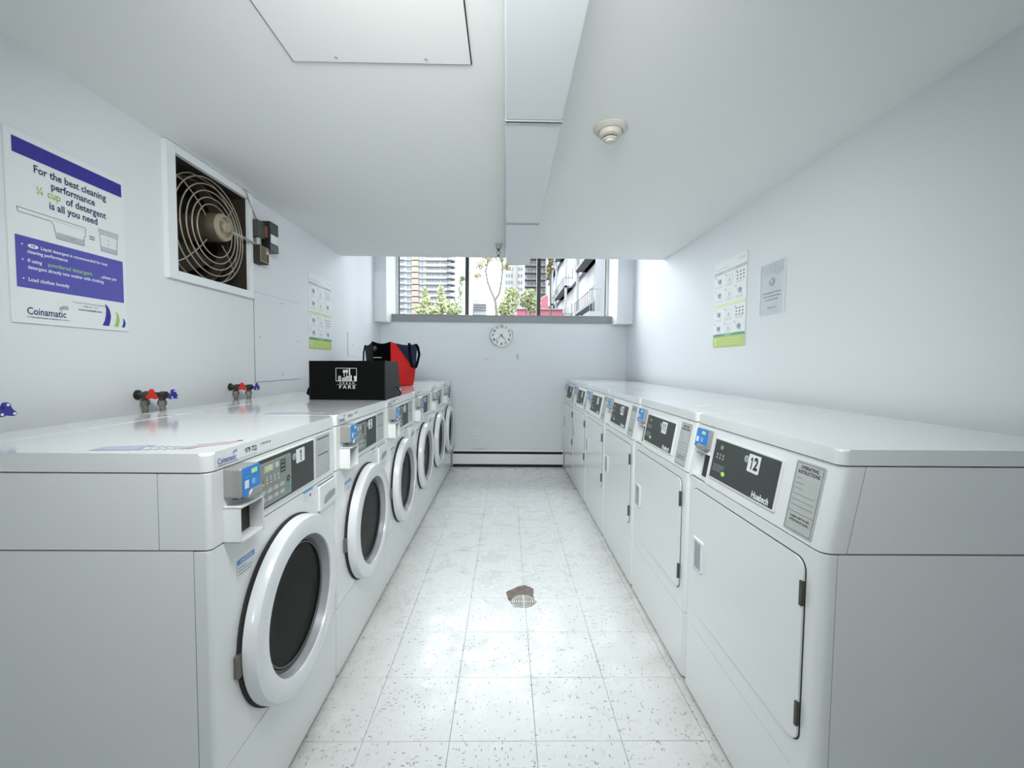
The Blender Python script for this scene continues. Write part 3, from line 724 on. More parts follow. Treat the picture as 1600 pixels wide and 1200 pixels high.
# ------------------------------------------------------------------ ceiling things
# three surface mounted fluorescent fixtures end to end (switched off)
ZB = 2.238
fixy = [(0.50 - 0.0, 1.692), (1.702, 2.892), (2.902, 4.08)]
FIXL = ['off fluorescent ceiling fixture nearest the camera, cut by the top of the picture', 'off fluorescent ceiling fixture, middle one of the line of three', 'off fluorescent ceiling fixture, far one ending at the ceiling edge by the window']
for (y0, y1), lab in zip(fixy, FIXL):
    r = empty('ceiling_light', (0.1, y0, HC), lab, 'ceiling light', 'fluorescent fixtures along the ceiling')
    L = y1 - y0; x0, x1 = -0.112, 0.108
    MB().box(x0 + .01, x1 - .01, 0.01, L - .01, HC - 0.02 - HC, 0, 0.002).build('housing', METALG, r)
    MB().box(x0, x1, 0.008, L - 0.008, ZB - HC, -0.018, 0.006, 2).build('lens', LENS, r)
    for a, b in ((0, 0.008), (L - 0.008, L)): MB().box(x0 - 0.002, x1 + 0.002, a, b, ZB - HC - 0.003, 0, 0.001).build('end_cap', METALG, r)
# ceiling hatch
h = empty('ceiling_hatch', (-0.426, 1.2, HC), 'square white access hatch in ceiling with dark gap around it', 'access hatch')
MB().box(-0.301, 0.301, -0.31, 0.291, -0.002, 0).build('gap_shadow', DARKGAP, h)
MB().box(-0.297, 0.297, -0.306, 0.286, -0.005, -0.002, 0.001).build('hatch_panel', CEIL, h)
for x, y in ((-0.146, 0.262), (0.150, 0.262)): MB().lathe([(0, -0.007), (0.005, -0.007), (0.005, -0.005)], WORLD, x, y, 10).build('screw', METALG, h)
# smoke detector
sd = empty('smoke_detector', (0.437, 1.865, HC), 'cream round smoke detector on ceiling right of the light fixtures', 'smoke detector')
dn = Frame((0, 0, 0), (1, 0, 0), (0, -1, 0))
MB().lathe([(0.0, 0), (0.072, 0), (0.072, 0.006), (0.062, 0.016), (0.052, 0.018)], dn, seg=40).build('base_plate', CREAM, sd)
MB().lathe([(0.050, 0.0165), (0.050, 0.022), (0.044, 0.034), (0.030, 0.040), (0, 0.040)], dn, seg=40).build('body', CREAM, sd)
MB().lathe([(0.027, 0.038), (0.027, 0.046), (0, 0.046)], dn, seg=32).build('vent_slots', DARKGAP, sd)
MB().lathe([(0.031, 0.0455), (0.031, 0.049), (0.028, 0.052), (0, 0.052)], dn, seg=32).lathe([(0.022, 0.052), (0.020, 0.060), (0, 0.061)], dn, seg=32).build('sensor_cap', CREAM, sd)
MB().lathe([(0, 0.040), (0.003, 0.040), (0.002, 0.042), (0, 0.042)], dn, -0.028, 0.012, 8).build('indicator', BLACKP, sd)
# sprinkler
sp = empty('sprinkler', (-0.075, 3.66, HC), 'small sprinkler head hanging from ceiling left of the far light', 'sprinkler')
MB().lathe([(0, 0), (0.032, 0), (0.032, 0.004), (0.022, 0.012), (0.022, 0.040), (0, 0.040)], dn, seg=24).build('escutcheon', METALG, sp)
m = MB().lathe([(0.010, 0.040), (0.010, 0.058), (0, 0.058)], dn, seg=12)
m.tube([(-0.009, 0, -0.058), (-0.013, 0, -0.075), (-0.004, 0, -0.092)], 0.0028, 6).tube([(0.009, 0, -0.058), (0.013, 0, -0.075), (0.004, 0, -0.092)], 0.0028, 6)
m.lathe([(0, 0.092), (0.006, 0.092), (0.006, 0.098), (0.016, 0.100), (0.016, 0.102), (0, 0.102)], dn, seg=12)
m.build('deflector_frame', PIPE, sp)

# ------------------------------------------------------------------ back wall things
ck = empty('wall_clock', (-0.065, YB, 1.653), 'round white wall clock with silver rim below the window', 'clock')
fb = Frame((0, 0, 0), (1, 0, 0), (0, 0, 1))
MB().lathe([(0.132, 0.0), (0.150, 0.0), (0.151, 0.018), (0.146, 0.030), (0.139, 0.032), (0.136, 0.020), (0.132, 0.016)], fb, seg=56, closed=True).build('rim', CHROME, ck)
MB().lathe([(0.137, 0.002), (0.137, 0.014), (0, 0.014)], fb, seg=48).build('dial', PAPER, ck)
k = Ink(Frame((0, -0.0142, 0), (1, 0, 0), (0, 0, 1)))
for n in range(1, 13):
    a = R(90 - 30 * n); k.text(str(n), 0.107 * math.cos(a), 0.107 * math.sin(a), 0.042, INK, bold=0.035)
k.build('numerals', ck)
def hand(ang, l, w, c):
    a = R(90 - ang); d = Vector((math.cos(a), math.sin(a))); n = Vector((-d.y, d.x)) * w / 2; s0 = -d * 0.02; e = d * l
    return MB().prism([(s0.x - n.x, s0.y - n.y), (e.x - n.x * .5, e.y - n.y * .5), (e.x + n.x * .5, e.y + n.y * .5), (s0.x + n.x, s0.y + n.y)], c, c + 0.001, fb)
hand(139, 0.080, 0.009, 0.018).build('hour_hand', INK, ck); hand(228, 0.110, 0.006, 0.020).build('minute_hand', INK, ck)
MB().lathe([(0.007, 0.016), (0.007, 0.023), (0, 0.023)], fb, seg=14).build('hand_pin', INK, ck)
for x, z, mt, lab in ((-0.253, 1.372, PAPER, 'small white adhesive hook on back wall, left below the clock'), (0.142, 1.385, METALG, 'small grey metal hook on back wall, right below the clock')):
    hk = empty('wall_hook', (x, YB, z), lab, 'hook', 'hooks below the clock')
    MB().fbox(fb, -0.011, 0.011, -0.03, 0.034, 0, 0.006, r=0.006, bev=0.002).build('hook_plate', mt, hk)
    MB().tube([(0, -0.005, -0.008), (0, -0.020, -0.020), (0, -0.028, -0.016), (0, -0.030, -0.004)], 0.0045, 8).build('hook_arm', METALG, hk)
ot = empty('wall_outlet', (-0.371, YB, 0.40), 'white double electrical outlet on back wall above heater', 'outlet')
MB().fbox(fb, -0.036, 0.036, -0.058, 0.058, 0, 0.006, r=0.004, bev=0.002).build('cover_plate', PAPER, ot)
for b in (-0.024, 0.024):
    s_ = MB().fbox(fb, -0.016, 0.016, b - 0.014, b + 0.014, 0.006, 0.0075, r=0.008).build('socket', TRIMW, ot)
    MB().fbox(fb, -0.008, -0.005, b - 0.004, b + 0.006, 0.0072, 0.0078).fbox(fb, 0.005, 0.008, b - 0.004, b + 0.006, 0.0072, 0.0078).build('slots', INK, s_)
ht = empty('baseboard_heater', (0.03, YB, 0), 'long white baseboard heater along the back wall', 'heater')
hx = 0.70
MB().box(-hx, hx, -0.062, 0, 0.192, 0.216, 0.004, 2).build('top_cover', ENAMEL, ht)
MB().box(-hx, hx, -0.058, -0.050, 0.030, 0.160, 0.003).build('front_cover', ENAMEL, ht)
MB().box(-hx + .002, hx - .002, -0.020, 0, 0.0, 0.195).build('back_plate', DARKGAP, ht)
MB().box(-hx + .002, hx - .002, -0.050, -0.020, 0.05, 0.15).build('fin_block', DARKGAP, ht)
for s_ in (-1, 1): MB().box(min(s_ * hx, s_ * (hx - .006)), max(s_ * hx, s_ * (hx - .006)), -0.056, 0, 0.0, 0.192).build('end_bracket', ENAMEL, ht)
wr = MB().tube([(-0.42 + 0.02 * q, YB - 0.03 - 0.01 * math.sin(q), 0.2165 + 0.002) for q in range(9)], 0.0018, 6).build('loose_wire', INKG)
tag(wr, 'short thin dark wire lying on top of the heater below the outlet', 'wire')

# ------------------------------------------------------------------ left wall: extractor fan
fn = empty('extractor_fan', (XL, 2.34, 1.995), 'large old extractor fan in white square frame set into the left wall', 'fan')
F0 = Frame((0, 0, 0), (0, 1, 0), (0, 0, 1))
y0, y1, z0, z1 = 1.999 - 2.34, 2.655 - 2.34, 1.684 - 1.995, 2.309 - 1.995
iy0, iy1, iz0, iz1 = 2.054 - 2.34, 2.620 - 2.34, 1.724 - 1.995, 2.270 - 1.995
MB().fbox(F0, y0, iy0, z0, z1, 0, 0.022, bev=0.002).fbox(F0, iy1, y1, z0, z1, 0, 0.022, bev=0.002).fbox(F0, iy0, iy1, z0, iz0, 0, 0.022).fbox(F0, iy0, iy1, iz1, z1, 0, 0.022).build('outer_frame', TRIMW, fn)
m = MB(); d = -0.34
m.fbox(F0, iy0 - .008, iy0, iz0, iz1, d, 0.0).fbox(F0, iy1, iy1 + .008, iz0, iz1, d, 0.0).fbox(F0, iy0, iy1, iz0 - .008, iz0, d, 0.0).fbox(F0, iy0, iy1, iz1, iz1 + .008, d, 0.0).fbox(F0, iy0, iy1, iz0, iz1, d - .01, d)
m.build('duct', BROWND, fn, smooth=0)
MB().lathe([(0.272, -0.16), (0.272, -0.10), (0.262, -0.10), (0.262, -0.16)], F0, seg=48, closed=True).build('shroud', BROWN2, fn)
for q in range(4):
    a0 = R(90 * q + 30); mb = MB(); vs = []
    for r_ in (0.06, 0.12, 0.18, 0.25):
        for s_, wd in ((-1, 1), (1, 1)):
            ww = 0.30 + 0.25 * (r_ / 0.25)
            a = a0 + s_ * ww
            vs.append(mb.bm.verts.new(F0.p(r_ * math.cos(a), r_ * math.sin(a), -0.20 + s_ * 0.035)))
    for j in range(3): mb.bm.faces.new([vs[2 * j], vs[2 * j + 1], vs[2 * j + 3], vs[2 * j + 2]])
    bmesh.ops.solidify(mb.bm, geom=mb.bm.faces[:], thickness=0.004)
    mb.build('fan_blade', BROWN2, fn)
mo = MB().lathe([(0, -0.25), (0.070, -0.25), (0.075, -0.01), (0.072, 0.040), (0.066, 0.048), (0, 0.048)], F0, 0.0, 0.02, 32).build('motor', BROWN2, fn)
MB().lathe([(0.030, 0.047), (0.072, 0.047), (0.068, 0.058), (0.052, 0.062), (0.050, 0.050), (0.030, 0.050)], F0, 0.0, 0.02, 32, closed=True).build('motor_end_ring', TANM, mo)
for a in (40, 130, 250): MB().prism([(0.026 * math.cos(R(a - 14)), 0.02 + 0.026 * math.sin(R(a - 14))), (0.055 * math.cos(R(a - 10)), 0.02 + 0.055 * math.sin(R(a - 10))), (0.055 * math.cos(R(a + 10)), 0.02 + 0.055 * math.sin(R(a + 10))), (0.026 * math.cos(R(a + 14)), 0.02 + 0.026 * math.sin(R(a + 14)))], 0.046, 0.060, F0).build('end_spoke', TANM, mo)
MB().lathe([(0.028, 0.050), (0.030, 0.066), (0.024, 0.074), (0, 0.075)], F0, 0.0, 0.02, 28).build('shaft_cap', TANM, mo)
gd = MB()
for r_, h_ in ((0.135, 0.006), (0.168, 0.004), (0.201, 0.0), (0.234, -0.006), (0.268, -0.014)):
    gd.tube([F0.p(r_ * math.cos(R(6 * q)), r_ * math.sin(R(6 * q)), h_) for q in range(60)], 0.0034, 6, True)
gd.build('guard_rings', WIRE, fn)
big = MB().tube([F0.p(0.283 * math.cos(R(6 * q)), min(0.272, 0.283 * math.sin(R(6 * q))), -0.055) for q in range(60)], 0.0034, 6, True).build('rear_guard_ring', WIRE, fn)
for a in (45, 135, 225, 315):
    c_, s_ = math.cos(R(a)), math.sin(R(a))
    MB().tube([F0.p(c_ * r_, s_ * r_, h_) for r_, h_ in ((0.085, 0.0), (0.14, 0.002), (0.20, -0.004), (0.268, -0.018), (0.30, -0.05))], 0.003, 6).build('guard_spoke', WIRE, fn)
MB().fbox(F0, -0.283, -0.19, -0.20, -0.11, -0.28, -0.12, r=0.01, bev=0.005).build('bracket', METALG, fn)
MB().tube([F0.p(0.055, 0.015, 0.050), F0.p(0.16, 0.022, 0.044), F0.p(0.328, 0.022, 0.034)], 0.0065, 8).build('conduit_arm', METALG, fn)

jb = empty('junction_box', (XL, 2.70, 2.05), 'old green-grey junction box and louvred control box right of the fan', 'electrical box')
MB().fbox(F0, -0.042, 0.038, 0.014, 0.118, 0, 0.050, r=0.004, bev=0.003).build('upper_box', OLIVE, jb)
MB().fbox(F0, 0.030, 0.050, 0.03, 0.10, 0.018, 0.060, r=0.003).build('box_lever', mat('rusty_orange', (0.20, 0.085, 0.045), 0.6, noise=.3), jb)
MB().lathe([(0, 0.0), (0.018, 0.0), (0.018, 0.055), (0, 0.055)], Frame((0.025, 0.0, -0.040), (1, 0, 0), (0, 1, 0)), seg=16).build('nipple', METALG, jb)
lo = MB().fbox(F0, -0.042, 0.058, -0.140, -0.034, 0, 0.058, r=0.003, bev=0.002).build('lower_box', BROWND, jb)
MB().fbox(F0, -0.036, 0.054, -0.134, -0.038, 0.058, 0.061).build('face_frame', TANM, lo)
MB().fbox(F0, -0.030, 0.020, -0.128, -0.044, 0.0605, 0.062).build('louvre', BROWND, lo)
MB().fbox(F0, 0.028, 0.048, -0.128, -0.080, 0.0605, 0.062).build('louvre', BROWND, lo)
for q in range(9): MB().fbox(F0, -0.030, 0.020, -0.126 + q * .0092, -0.123 + q * .0092, 0.061, 0.0635).build('louvre_slat', TANM, lo)
MB().fbox(F0, 0.030, 0.046, -0.074, -0.064, 0.0605, 0.063).build('toggle', PAPER, lo)
tr = empty('transformer_box', (XL, 2.80, 2.09), 'black control box with white label, right of the louvred box', 'electrical box')
MB().fbox(F0, -0.048, 0.048, -0.088, 0.098, 0, 0.072, r=0.004, bev=0.004).build('body', BLACKP, tr)
MB().fbox(F0, -0.040, 0.041, -0.036, 0.018, 0.0715, 0.0735).build('white_label', PAPER, tr)
MB().fbox(F0, -0.046, 0.047, -0.086, -0.045, 0.0715, 0.0745, r=0.002).build('lower_cover', mat('slate', (0.07, 0.09, 0.10), 0.4), tr)
MB().fbox(F0, -0.046, 0.047, 0.024, 0.096, 0.0715, 0.0740, r=0.002).build('upper_cover', mat('charcoal', (0.05, 0.052, 0.052), 0.4), tr)
cb = MB()
cb.tube([(XL + 0.022, 2.56, 2.305), (XL + 0.028, 2.585, 2.300), (XL + 0.025, 2.61, 2.27), (XL + 0.016, 2.66, 2.225), (XL + 0.018, 2.692, 2.185), (XL + 0.026, 2.697, 2.166)], 0.0042, 6)
cb.tube([(XL + 0.030, 2.585, 2.292), (XL + 0.027, 2.62, 2.25), (XL + 0.024, 2.665, 2.21), (XL + 0.026, 2.705, 2.166)], 0.0035, 6)
tag(cb.build('electrical_cable', METALG), 'thin grey cable looping from ceiling down to the junction box', 'cable')

# access panels
ap = empty('access_panel', (XL, 2.982, 1.452), 'large flat white access panel on left wall, below the fan boxes', 'access panel')
MB().fbox(F0, -0.300, 0.299, -0.284, 0.284, 0, 0.0025).build('gap_shadow', INKG, ap)
MB().fbox(F0, -0.2965, 0.2975, -0.2820, 0.2820, 0.002, 0.006, bev=0.001).build('panel_sheet', WALL, ap)
for a, b in ((0.02, 0.25), (0.245, 0.0), (0.02, -0.245), (-0.245, 0.0)): MB().lathe([(0, 0.006), (0.005, 0.006), (0.004, 0.008), (0, 0.008)], F0, a, b, 10).build('screw', INKG, ap)
ap = empty('access_panel', (XL, 4.36, 1.478), 'small white panel on left wall beyond the washing guide poster', 'access panel')
MB().fbox(F0, -0.118, 0.118, -0.120, 0.120, 0, 0.0025).build('gap_shadow', INKLG, ap)
MB().fbox(F0, -0.1155, 0.1155, -0.1175, 0.1175, 0.002, 0.006, bev=0.001).build('panel_sheet', WALL, ap)
MB().lathe([(0, 0.006), (0.005, 0.006), (0.004, 0.009), (0, 0.009)], F0, 0.0, 0.0, 10).build('screw', INKG, ap)

# ------------------------------------------------------------------ taps
def trefoil(fr, a, b, c0, c1, s=1.0):
    pts = []
    for k_ in range(36):
        t = 2 * math.pi * k_ / 36; r_ = (0.019 + 0.0085 * math.cos(3 * t)) * s
        pts.append((a + r_ * math.cos(t + math.pi / 2), b + r_ * math.sin(t + math.pi / 2)))
    return MB().prism(pts, c0, c1, fr, bev=0.002)
def make_tap():
    r = empty('water_taps', (XL, 1.83, 1.152))
    m = MB().tube([(-0.0, 0, 0), (0.118, 0, 0)], 0.0125, 12)
    m.tube([(0.034, 0, 0), (0.056, 0, 0)], 0.0165, 8)
    m.tube([(0.100, 0, 0), (0.124, 0, 0)], 0.016, 8)
    m.tube([(0.0005, 0, 0), (0.006, 0, 0)], 0.021, 16)
    for x in (0.033, 0.105): m.tube([(x, 0, 0), (x, 0, -0.026)], 0.0125, 10)
    m.tube([(0.092, -0.0, 0), (0.092, -0.034, 0.002)], 0.009, 10)
    m.tube([(0.12, 0, 0), (0.152, 0, 0)], 0.007, 8)
    m.build('pipe', PIPE, r)
    for i, x in enumerate((0.033, 0.105)):
        MB().tube([(x, 0, -0.024), (x, 0, -0.044)], 0.0165, 6).build('nut', STEEL, r)
        hs = MB().tube([(x, 0, -0.044), (x + 0.003, 0, -0.065)], 0.0115, 10).build('ferrule', STEEL, r)
        dx = 0.010 if i == 0 else -0.004
        m = MB()
        pts = [(x + dx * q / 20, 0.0, -0.063 - 0.30 * q / 20) for q in range(21)]
        rad = 0.0100
        rs = [rad + (0.0012 if q % 2 else -0.0006) for q in range(21)]
        m.tube(pts, rs, 10).build('braided_hose', STEEL, r)
    trefoil(Frame((0.092, -0.036, 0.002), (1, 0, 0), (0, 0, 1)), 0, 0, -0.004, 0.006, 0.95).build('red_handle', REDP, r)
    bh = trefoil(Frame((0.150, 0, 0), (0, 1, 0), (0, 0, 1)), 0, 0, -0.002, 0.010, 0.9).build('blue_handle', BLUEP, r)
    for k_ in range(3):
        a = math.pi / 2 + 2 * math.pi * k_ / 3; MB().lathe([(0, 0.0101), (0.004, 0.0101), (0.004, 0.0108), (0, 0.0108)], Frame((0.150, 0, 0), (0, 1, 0), (0, 0, 1)), 0.0175 * math.cos(a), 0.0175 * math.sin(a), 10).build('hole', PAPER, bh)
    return r
t1 = make_tap(); t2 = copy_tree(t1, (XL, 2.44, 1.152)); t3 = copy_tree(t1, (XL, 1.222, 1.152))
tag(t1, 'red and blue handled water taps on the left wall behind washer 1', 'tap', 'water taps above the washers')
tag(t2, 'red and blue handled water taps at the lower corner of the large access panel', 'tap', 'water taps above the washers')
tag(t3, 'blue handled water tap cut off by the left edge of the picture', 'tap', 'water taps above the washers')

# ------------------------------------------------------------------ posters
def poster_one():
    W, H = 0.412, 0.612
    r = empty('poster', (XL, 1.378, 1.418), 'large white poster about detergent dose with violet-blue block, near the fan', 'poster', 'posters on the walls')
    MB().fbox(F0, 0, W, 0, H, 0.001, 0.006, bev=0.0005).build('board', PAPER, r)
    k = Ink(Frame((0.0062, 0, 0), (0, 1, 0), (0, 0, 1)))
    S_ = lambda s: s * W
    T = lambda t: H * (1 - t)
    k.rect(S_(.045), S_(.975), T(.118), T(.035), STRIPE)
    k.text('For the best cleaning', S_(.50), T(.165), 0.0350, NAVYTXT, bold=0.02, sx=0.86)
    k.text('performance', S_(.51), T(.222), 0.0350, NAVYTXT, bold=0.02, sx=0.86)
    k.text('\u00bc cup', S_(.30), T(.274), 0.0355, POSTG, bold=0.02, sx=0.86); k.text('of detergent', S_(.62), T(.279), 0.0350, NAVYTXT, bold=0.02, sx=0.86)
    k.text('is all you need', S_(.51), T(.334), 0.0350, NAVYTXT, bold=0.02, sx=0.86)
    # measuring scoop and jar
    sc = [(.06, .395), (.30, .395), (.60, .395), (.60, .445), (.585, .455), (.585, .505), (.35, .505), (.33, .435), (.31, .418), (.07, .418)]
    k.rect(S_(.352), S_(.583), T(.503), T(.47), INKLG, 0.0003)
    k.path([(S_(a), T(b)) for a, b in sc], 0.0020, INKG, 0.0006, True)
    k.line(S_(.33), T(.410), S_(.58), T(.410), 0.001, INKLG); k.text('\u00bc CUP', S_(.47), T(.487), 0.009, INKG, c=0.0008)
    k.text('=', S_(.66), T(.447), 0.040, INKG, bold=0.02)
    k.rect(S_(.742), S_(.908), T(.503), T(.475), INKBL, 0.0003)
    k.path([(S_(a), T(b)) for a, b in ((.735, .400), (.915, .400), (.905, .505), (.745, .505))], 0.0020, INKG, 0.0006, True)
    for q in range(3): k.rect(S_(.72), S_(.93), T(.392 - .009 * q), T(.389 - .009 * q), INKG, 0.0006)
    k.line(S_(.75), T(.43), S_(.90), T(.43), 0.001, INKLG); k.line(S_(.75), T(.455), S_(.90), T(.455), 0.001, INKLG); k.line(S_(.82), T(.41), S_(.82), T(.50), 0.001, INKLG)
    k.rect(S_(.04), S_(.965), T(.812), T(.540), BLOCK)
    tx = lambda s, t, body, size=0.0185, m_=WHITEINK: k.text(body, S_(s), T(t), size, m_, 'LEFT', bold=0.015, sx=.93)
    k.disc(S_(.165), T(.585), 0.016, WHITEINK, 0.0006, ry=0.007); k.text('HE', S_(.165), T(.585), 0.012, BLOCK, bold=.02, c=0.0008)
    tx(.08, .585, '\u2022'); tx(.22, .585, 'Liquid detergent is recommended for best'[:40], 0.0150); tx(.12, .617, 'cleaning performance', 0.0160)
    tx(.08, .665, '\u2022'); tx(.12, .665, 'If using', 0.0165); tx(.27, .665, 'powdered detergent', 0.0200, POSTG); tx(.725, .668, ', please put', 0.0160)
    tx(.12, .700, 'detergent directly into washer with clothing', 0.0158)
    tx(.08, .765, '\u2022'); tx(.12, .765, 'Load clothes loosely', 0.0170)
    k.text('Customer Service and Assistance', S_(.62), T(.852), 0.0098, INKG); k.text('1-800-561-1972', S_(.62), T(.872), 0.0098, INKG); k.text('www.coinamatic.com', S_(.62), T(.892), 0.0105, NAVYTXT, bold=.02)
    coinamatic(k, S_(.10), T(.935), 0.034, NAVYTXT, 0.80)
    k.text('Canada\u2019s leader in laundry', S_(.13), T(.966), 0.0085, INKG, 'LEFT')
    def sail(s0, s1, t0, m_):
        pts = [(S_(s0 + (s1 - s0) * a), T(.975 + (t0 - .975) * b)) for a, b in ((0, 0), (.74, 0), (.92, .25), (1.0, .48), (.88, .74), (.66, .90), (.34, 1.0), (.46, .76), (.42, .5), (.28, .24))]
        k.poly(pts, m_, 0.0005)
    sail(.73, .82, .835, STRIPE); sail(.85, .91, .875, POSTG); sail(.93, .975, .915, STRIPE)
    k.build('print', r)
poster_one()
def guide_poster(r, fr, W, H, strong):
    MB().fbox(fr, 0, W, 0, H, 0.001, 0.004, bev=0.0004).build('board', PAPER, r)
    k = Ink(Frame(fr.p(0, 0, 0.0042), fr.r, fr.u))
    S_ = lambda s: s * W
    T = lambda t: H * (1 - t)
    k.text('Laundry tips for users of high efficiency washers', S_(.05), T(.085), 0.0125, INKG, 'LEFT', sx=.7); k.text('Coinamatic', S_(.95), T(.05), 0.024, INKLG, 'RIGHT', sx=.75)
    k.rect(S_(.0), S_(1), T(.150), T(.118), INKLG)
    k.text('WASHING INSTRUCTIONS', S_(.5), T(.134), 0.013, WHITEINK, bold=.02)
    k.rect(S_(0), S_(1), T(.535), T(.500), LIMEP); k.text('DRYING', S_(.5), T(.518), 0.012, WHITEINK, bold=.02)
    k.rect(S_(0), S_(1), T(.880), T(.850), DGREEN); k.text('PLEASE NOTE', S_(.5), T(.866), 0.013, WHITEINK, bold=.02)
    k.rect(S_(0), S_(1), T(1.0), T(.880), LIME)
    for q in range(3): k.rect(S_(.06), S_(.14), T(.915 + q * .028), T(.905 + q * .028), WHITEINK, 0.0008); k.rect(S_(.18), S_(.9), T(.913 + q * .028), T(.907 + q * .028), LIMEP, 0.0008)
    rnd = random.Random(4)
    for bl, t0 in enumerate((.155, .545)):
        for row in range(2):
            for col in range(3):
                cx, cy = .18 + .32 * col, t0 + .075 + .165 * row
                k.disc(S_(cx - .12), T(cy - .055), 0.006, INKG, n=8)
                if col == 2 and row == 0:
                    for a in range(3):
                        for b in range(3): k.disc(S_(cx - .08 + a * .09), T(cy - .035 + b * .036), 0.011, INKG if not (bl and b > 1) else INKRED, n=8, ry=.006)
                elif col == 1:
                    k.frame(S_(cx - .09), S_(cx + .09), T(cy + .04), T(cy - .04), 0.0022, INKLG, r=.004); k.rect(S_(cx - .02), S_(cx + .02), T(cy + .03), T(cy - .01), INKLG if row else INKLG)
                else:
                    k.disc(S_(cx), T(cy), 0.026, INKLG, n=12, ry=.020); k.disc(S_(cx + .02), T(cy - .005), 0.012, INKG, 0.0007, n=8); k.line(S_(cx - .09), T(cy - .03), S_(cx + .06), T(cy + .04), 0.003, INKG)
                for l in range(2): k.rect(S_(cx - .12), S_(cx + .08 + .04 * rnd.random()), T(cy + .062 + l * .012), T(cy + .058 + l * .012), INKLG)
    k.build('print', r)
pl = empty('poster', (XL, 3.418, 1.406), 'tall washing guide poster with green bands on the left wall, above the black box bag', 'poster', 'posters on the walls')
guide_poster(pl, F0, 0.430, 0.606, True)
FR0 = Frame((0, 0, 0), (0, -1, 0), (0, 0, 1))
pr_ = empty('poster', (XR, 3.095, 1.430), 'tall washing guide poster with green bands on the right wall above the dryers', 'poster', 'posters on the walls')
guide_poster(pr_, FR0, 0.412, 0.598, False)
sv = empty('paper_notice', (XR, 2.535, 1.600), 'white notice in a clear plastic sleeve on the right wall', 'notice')
MB().fbox(FR0, 0.004, 0.216, 0.004, 0.225, 0.001, 0.002).build('sheet', PAPER, sv)
MB().prism(rrect(0.0, 0.222, 0.0, 0.288), 0.0028, 0.0034, FR0).build('sleeve', SLEEVE, sv)
k = Ink(Frame(FR0.p(0, 0, 0.0021), FR0.r, FR0.u))
k.text('For assistance or service', 0.11, 0.120, 0.016, INKG, bold=.01); k.text('please contact the office', 0.11, 0.100, 0.016, INKG, bold=.01); k.text('or call the number', 0.11, 0.080, 0.016, INKG, bold=.01); k.text('Thank you', 0.11, 0.035, 0.019, INKG, shear=.3)
k.disc(0.11, 0.180, 0.028, INKLG, ry=.024); k.disc(0.105, 0.185, 0.012, LIMEP, 0.0006)
k.build('print', sv)
m = MB()
for q in range(7):
    a = R(20 + q * 22); m.tube([FR0.p(0.11 + 0.04 * math.cos(a), 0.205 + 0.02 * math.sin(a), 0.004), FR0.p(0.11 + 0.075 * math.cos(a), 0.215 + 0.045 * math.sin(a), 0.007), FR0.p(0.11 + 0.10 * math.cos(a), 0.222 + 0.06 * math.sin(a), 0.004)], 0.0012, 5)
m.fbox(FR0, -0.002, 0.002, 0, 0.28, 0.003, 0.006).fbox(FR0, 0.220, 0.224, 0, 0.29, 0.003, 0.006).fbox(FR0, 0.0, 0.224, -0.003, 0.001, 0.003, 0.005)
m.build('sleeve_folds', TRIMW, sv)

# ------------------------------------------------------------------ bags on the washers
ZT = 1.0875
bg1 = empty('box_bag', (-1.106, 2.395, ZT + 0.001), 'wide black collapsible box bag with white grocer logo lying across washer 2 and 3', 'bag')
Wb, Hb, Db = 0.427, 0.217, 0.42
def panel(p, t, mt, nm, par):
    """thin panel from 4 corners"""
    mb = MB(); vs = [mb.bm.verts.new(Vector(q)) for q in p]; mb.bm.faces.new(vs)
    bmesh.ops.subdivide_edges(mb.bm, edges=mb.bm.edges[:], cuts=4, use_grid_fill=True)
    rnd = random.Random(len(nm)); n_ = (Vector(p[1]) - Vector(p[0])).cross(Vector(p[3]) - Vector(p[0])).normalized()
    for v in mb.bm.verts:
        if not v.is_boundary: v.co += n_ * rnd.uniform(-0.0015, 0.0015)
    bmesh.ops.solidify(mb.bm, geom=mb.bm.faces[:], thickness=t)
    return mb.build(nm, mt, par)
bx = [(0, 0), (Wb, 0), (Wb - 0.035, Db), (0.03, Db)]
panel([(0, 0, 0), (Wb, 0, 0), (Wb, 0, Hb + .004), (0, 0, Hb)], 0.004, BLACKF, 'front_panel', bg1)
panel([(Wb, 0, 0), (Wb - .02, Db, 0), (Wb - .035, Db, Hb), (Wb, 0, Hb + .004)], 0.004, BLACKF2, 'side_panel', bg1)
panel([(0, 0, 0), (0.03, Db, 0), (0.03, Db, Hb), (0, 0, Hb)], -0.004, BLACKF2, 'side_panel', bg1)
panel([(0.03, Db, 0), (Wb - .02, Db, 0), (Wb - .035, Db, Hb), (0.03, Db, Hb)], -0.004, BLACKF, 'back_panel', bg1)
panel([(0, 0, 0.001), (Wb, 0, 0.001), (Wb - .02, Db, 0.001), (0.03, Db, 0.001)], 0.003, BLACKF, 'base_panel', bg1)
panel([(0.002, 0.01, Hb - .012), (Wb - .004, 0.01, Hb - .008), (Wb - .04, Db - .01, Hb - .012), (0.034, Db - .01, Hb - .012)], 0.003, BLACKF, 'top_flap', bg1)
MB().ribbon([(Wb + .003, 0.20, Hb * .30), (Wb + .022, 0.21, Hb * .22), (Wb + .030, 0.23, Hb * .10), (Wb + .012, 0.26, 0.006), (Wb - .004, 0.30, 0.004)], (0, 1, 0), 0.03).build('strap', BLACKF, bg1)
MB().ribbon([(0.0, 0.05, Hb * .42), (-0.022, 0.05, Hb * .28), (-0.032, 0.05, Hb * .14), (-0.018, 0.05, 0.02), (0.0, 0.05, 0.006)], (0, 1, 0), 0.03).build('strap', BLACKF, bg1)
k = Ink(Frame((0, -0.0045, 0), (1, 0, 0), (0, 0, 1)))
LX, LZ = 0.152, 0.105
GREY = mat('logo_grey', (0.50, 0.51, 0.50), 0.6)
k.frame(LX, LX + 0.115, LZ, LZ + 0.072, 0.0028, GREY)
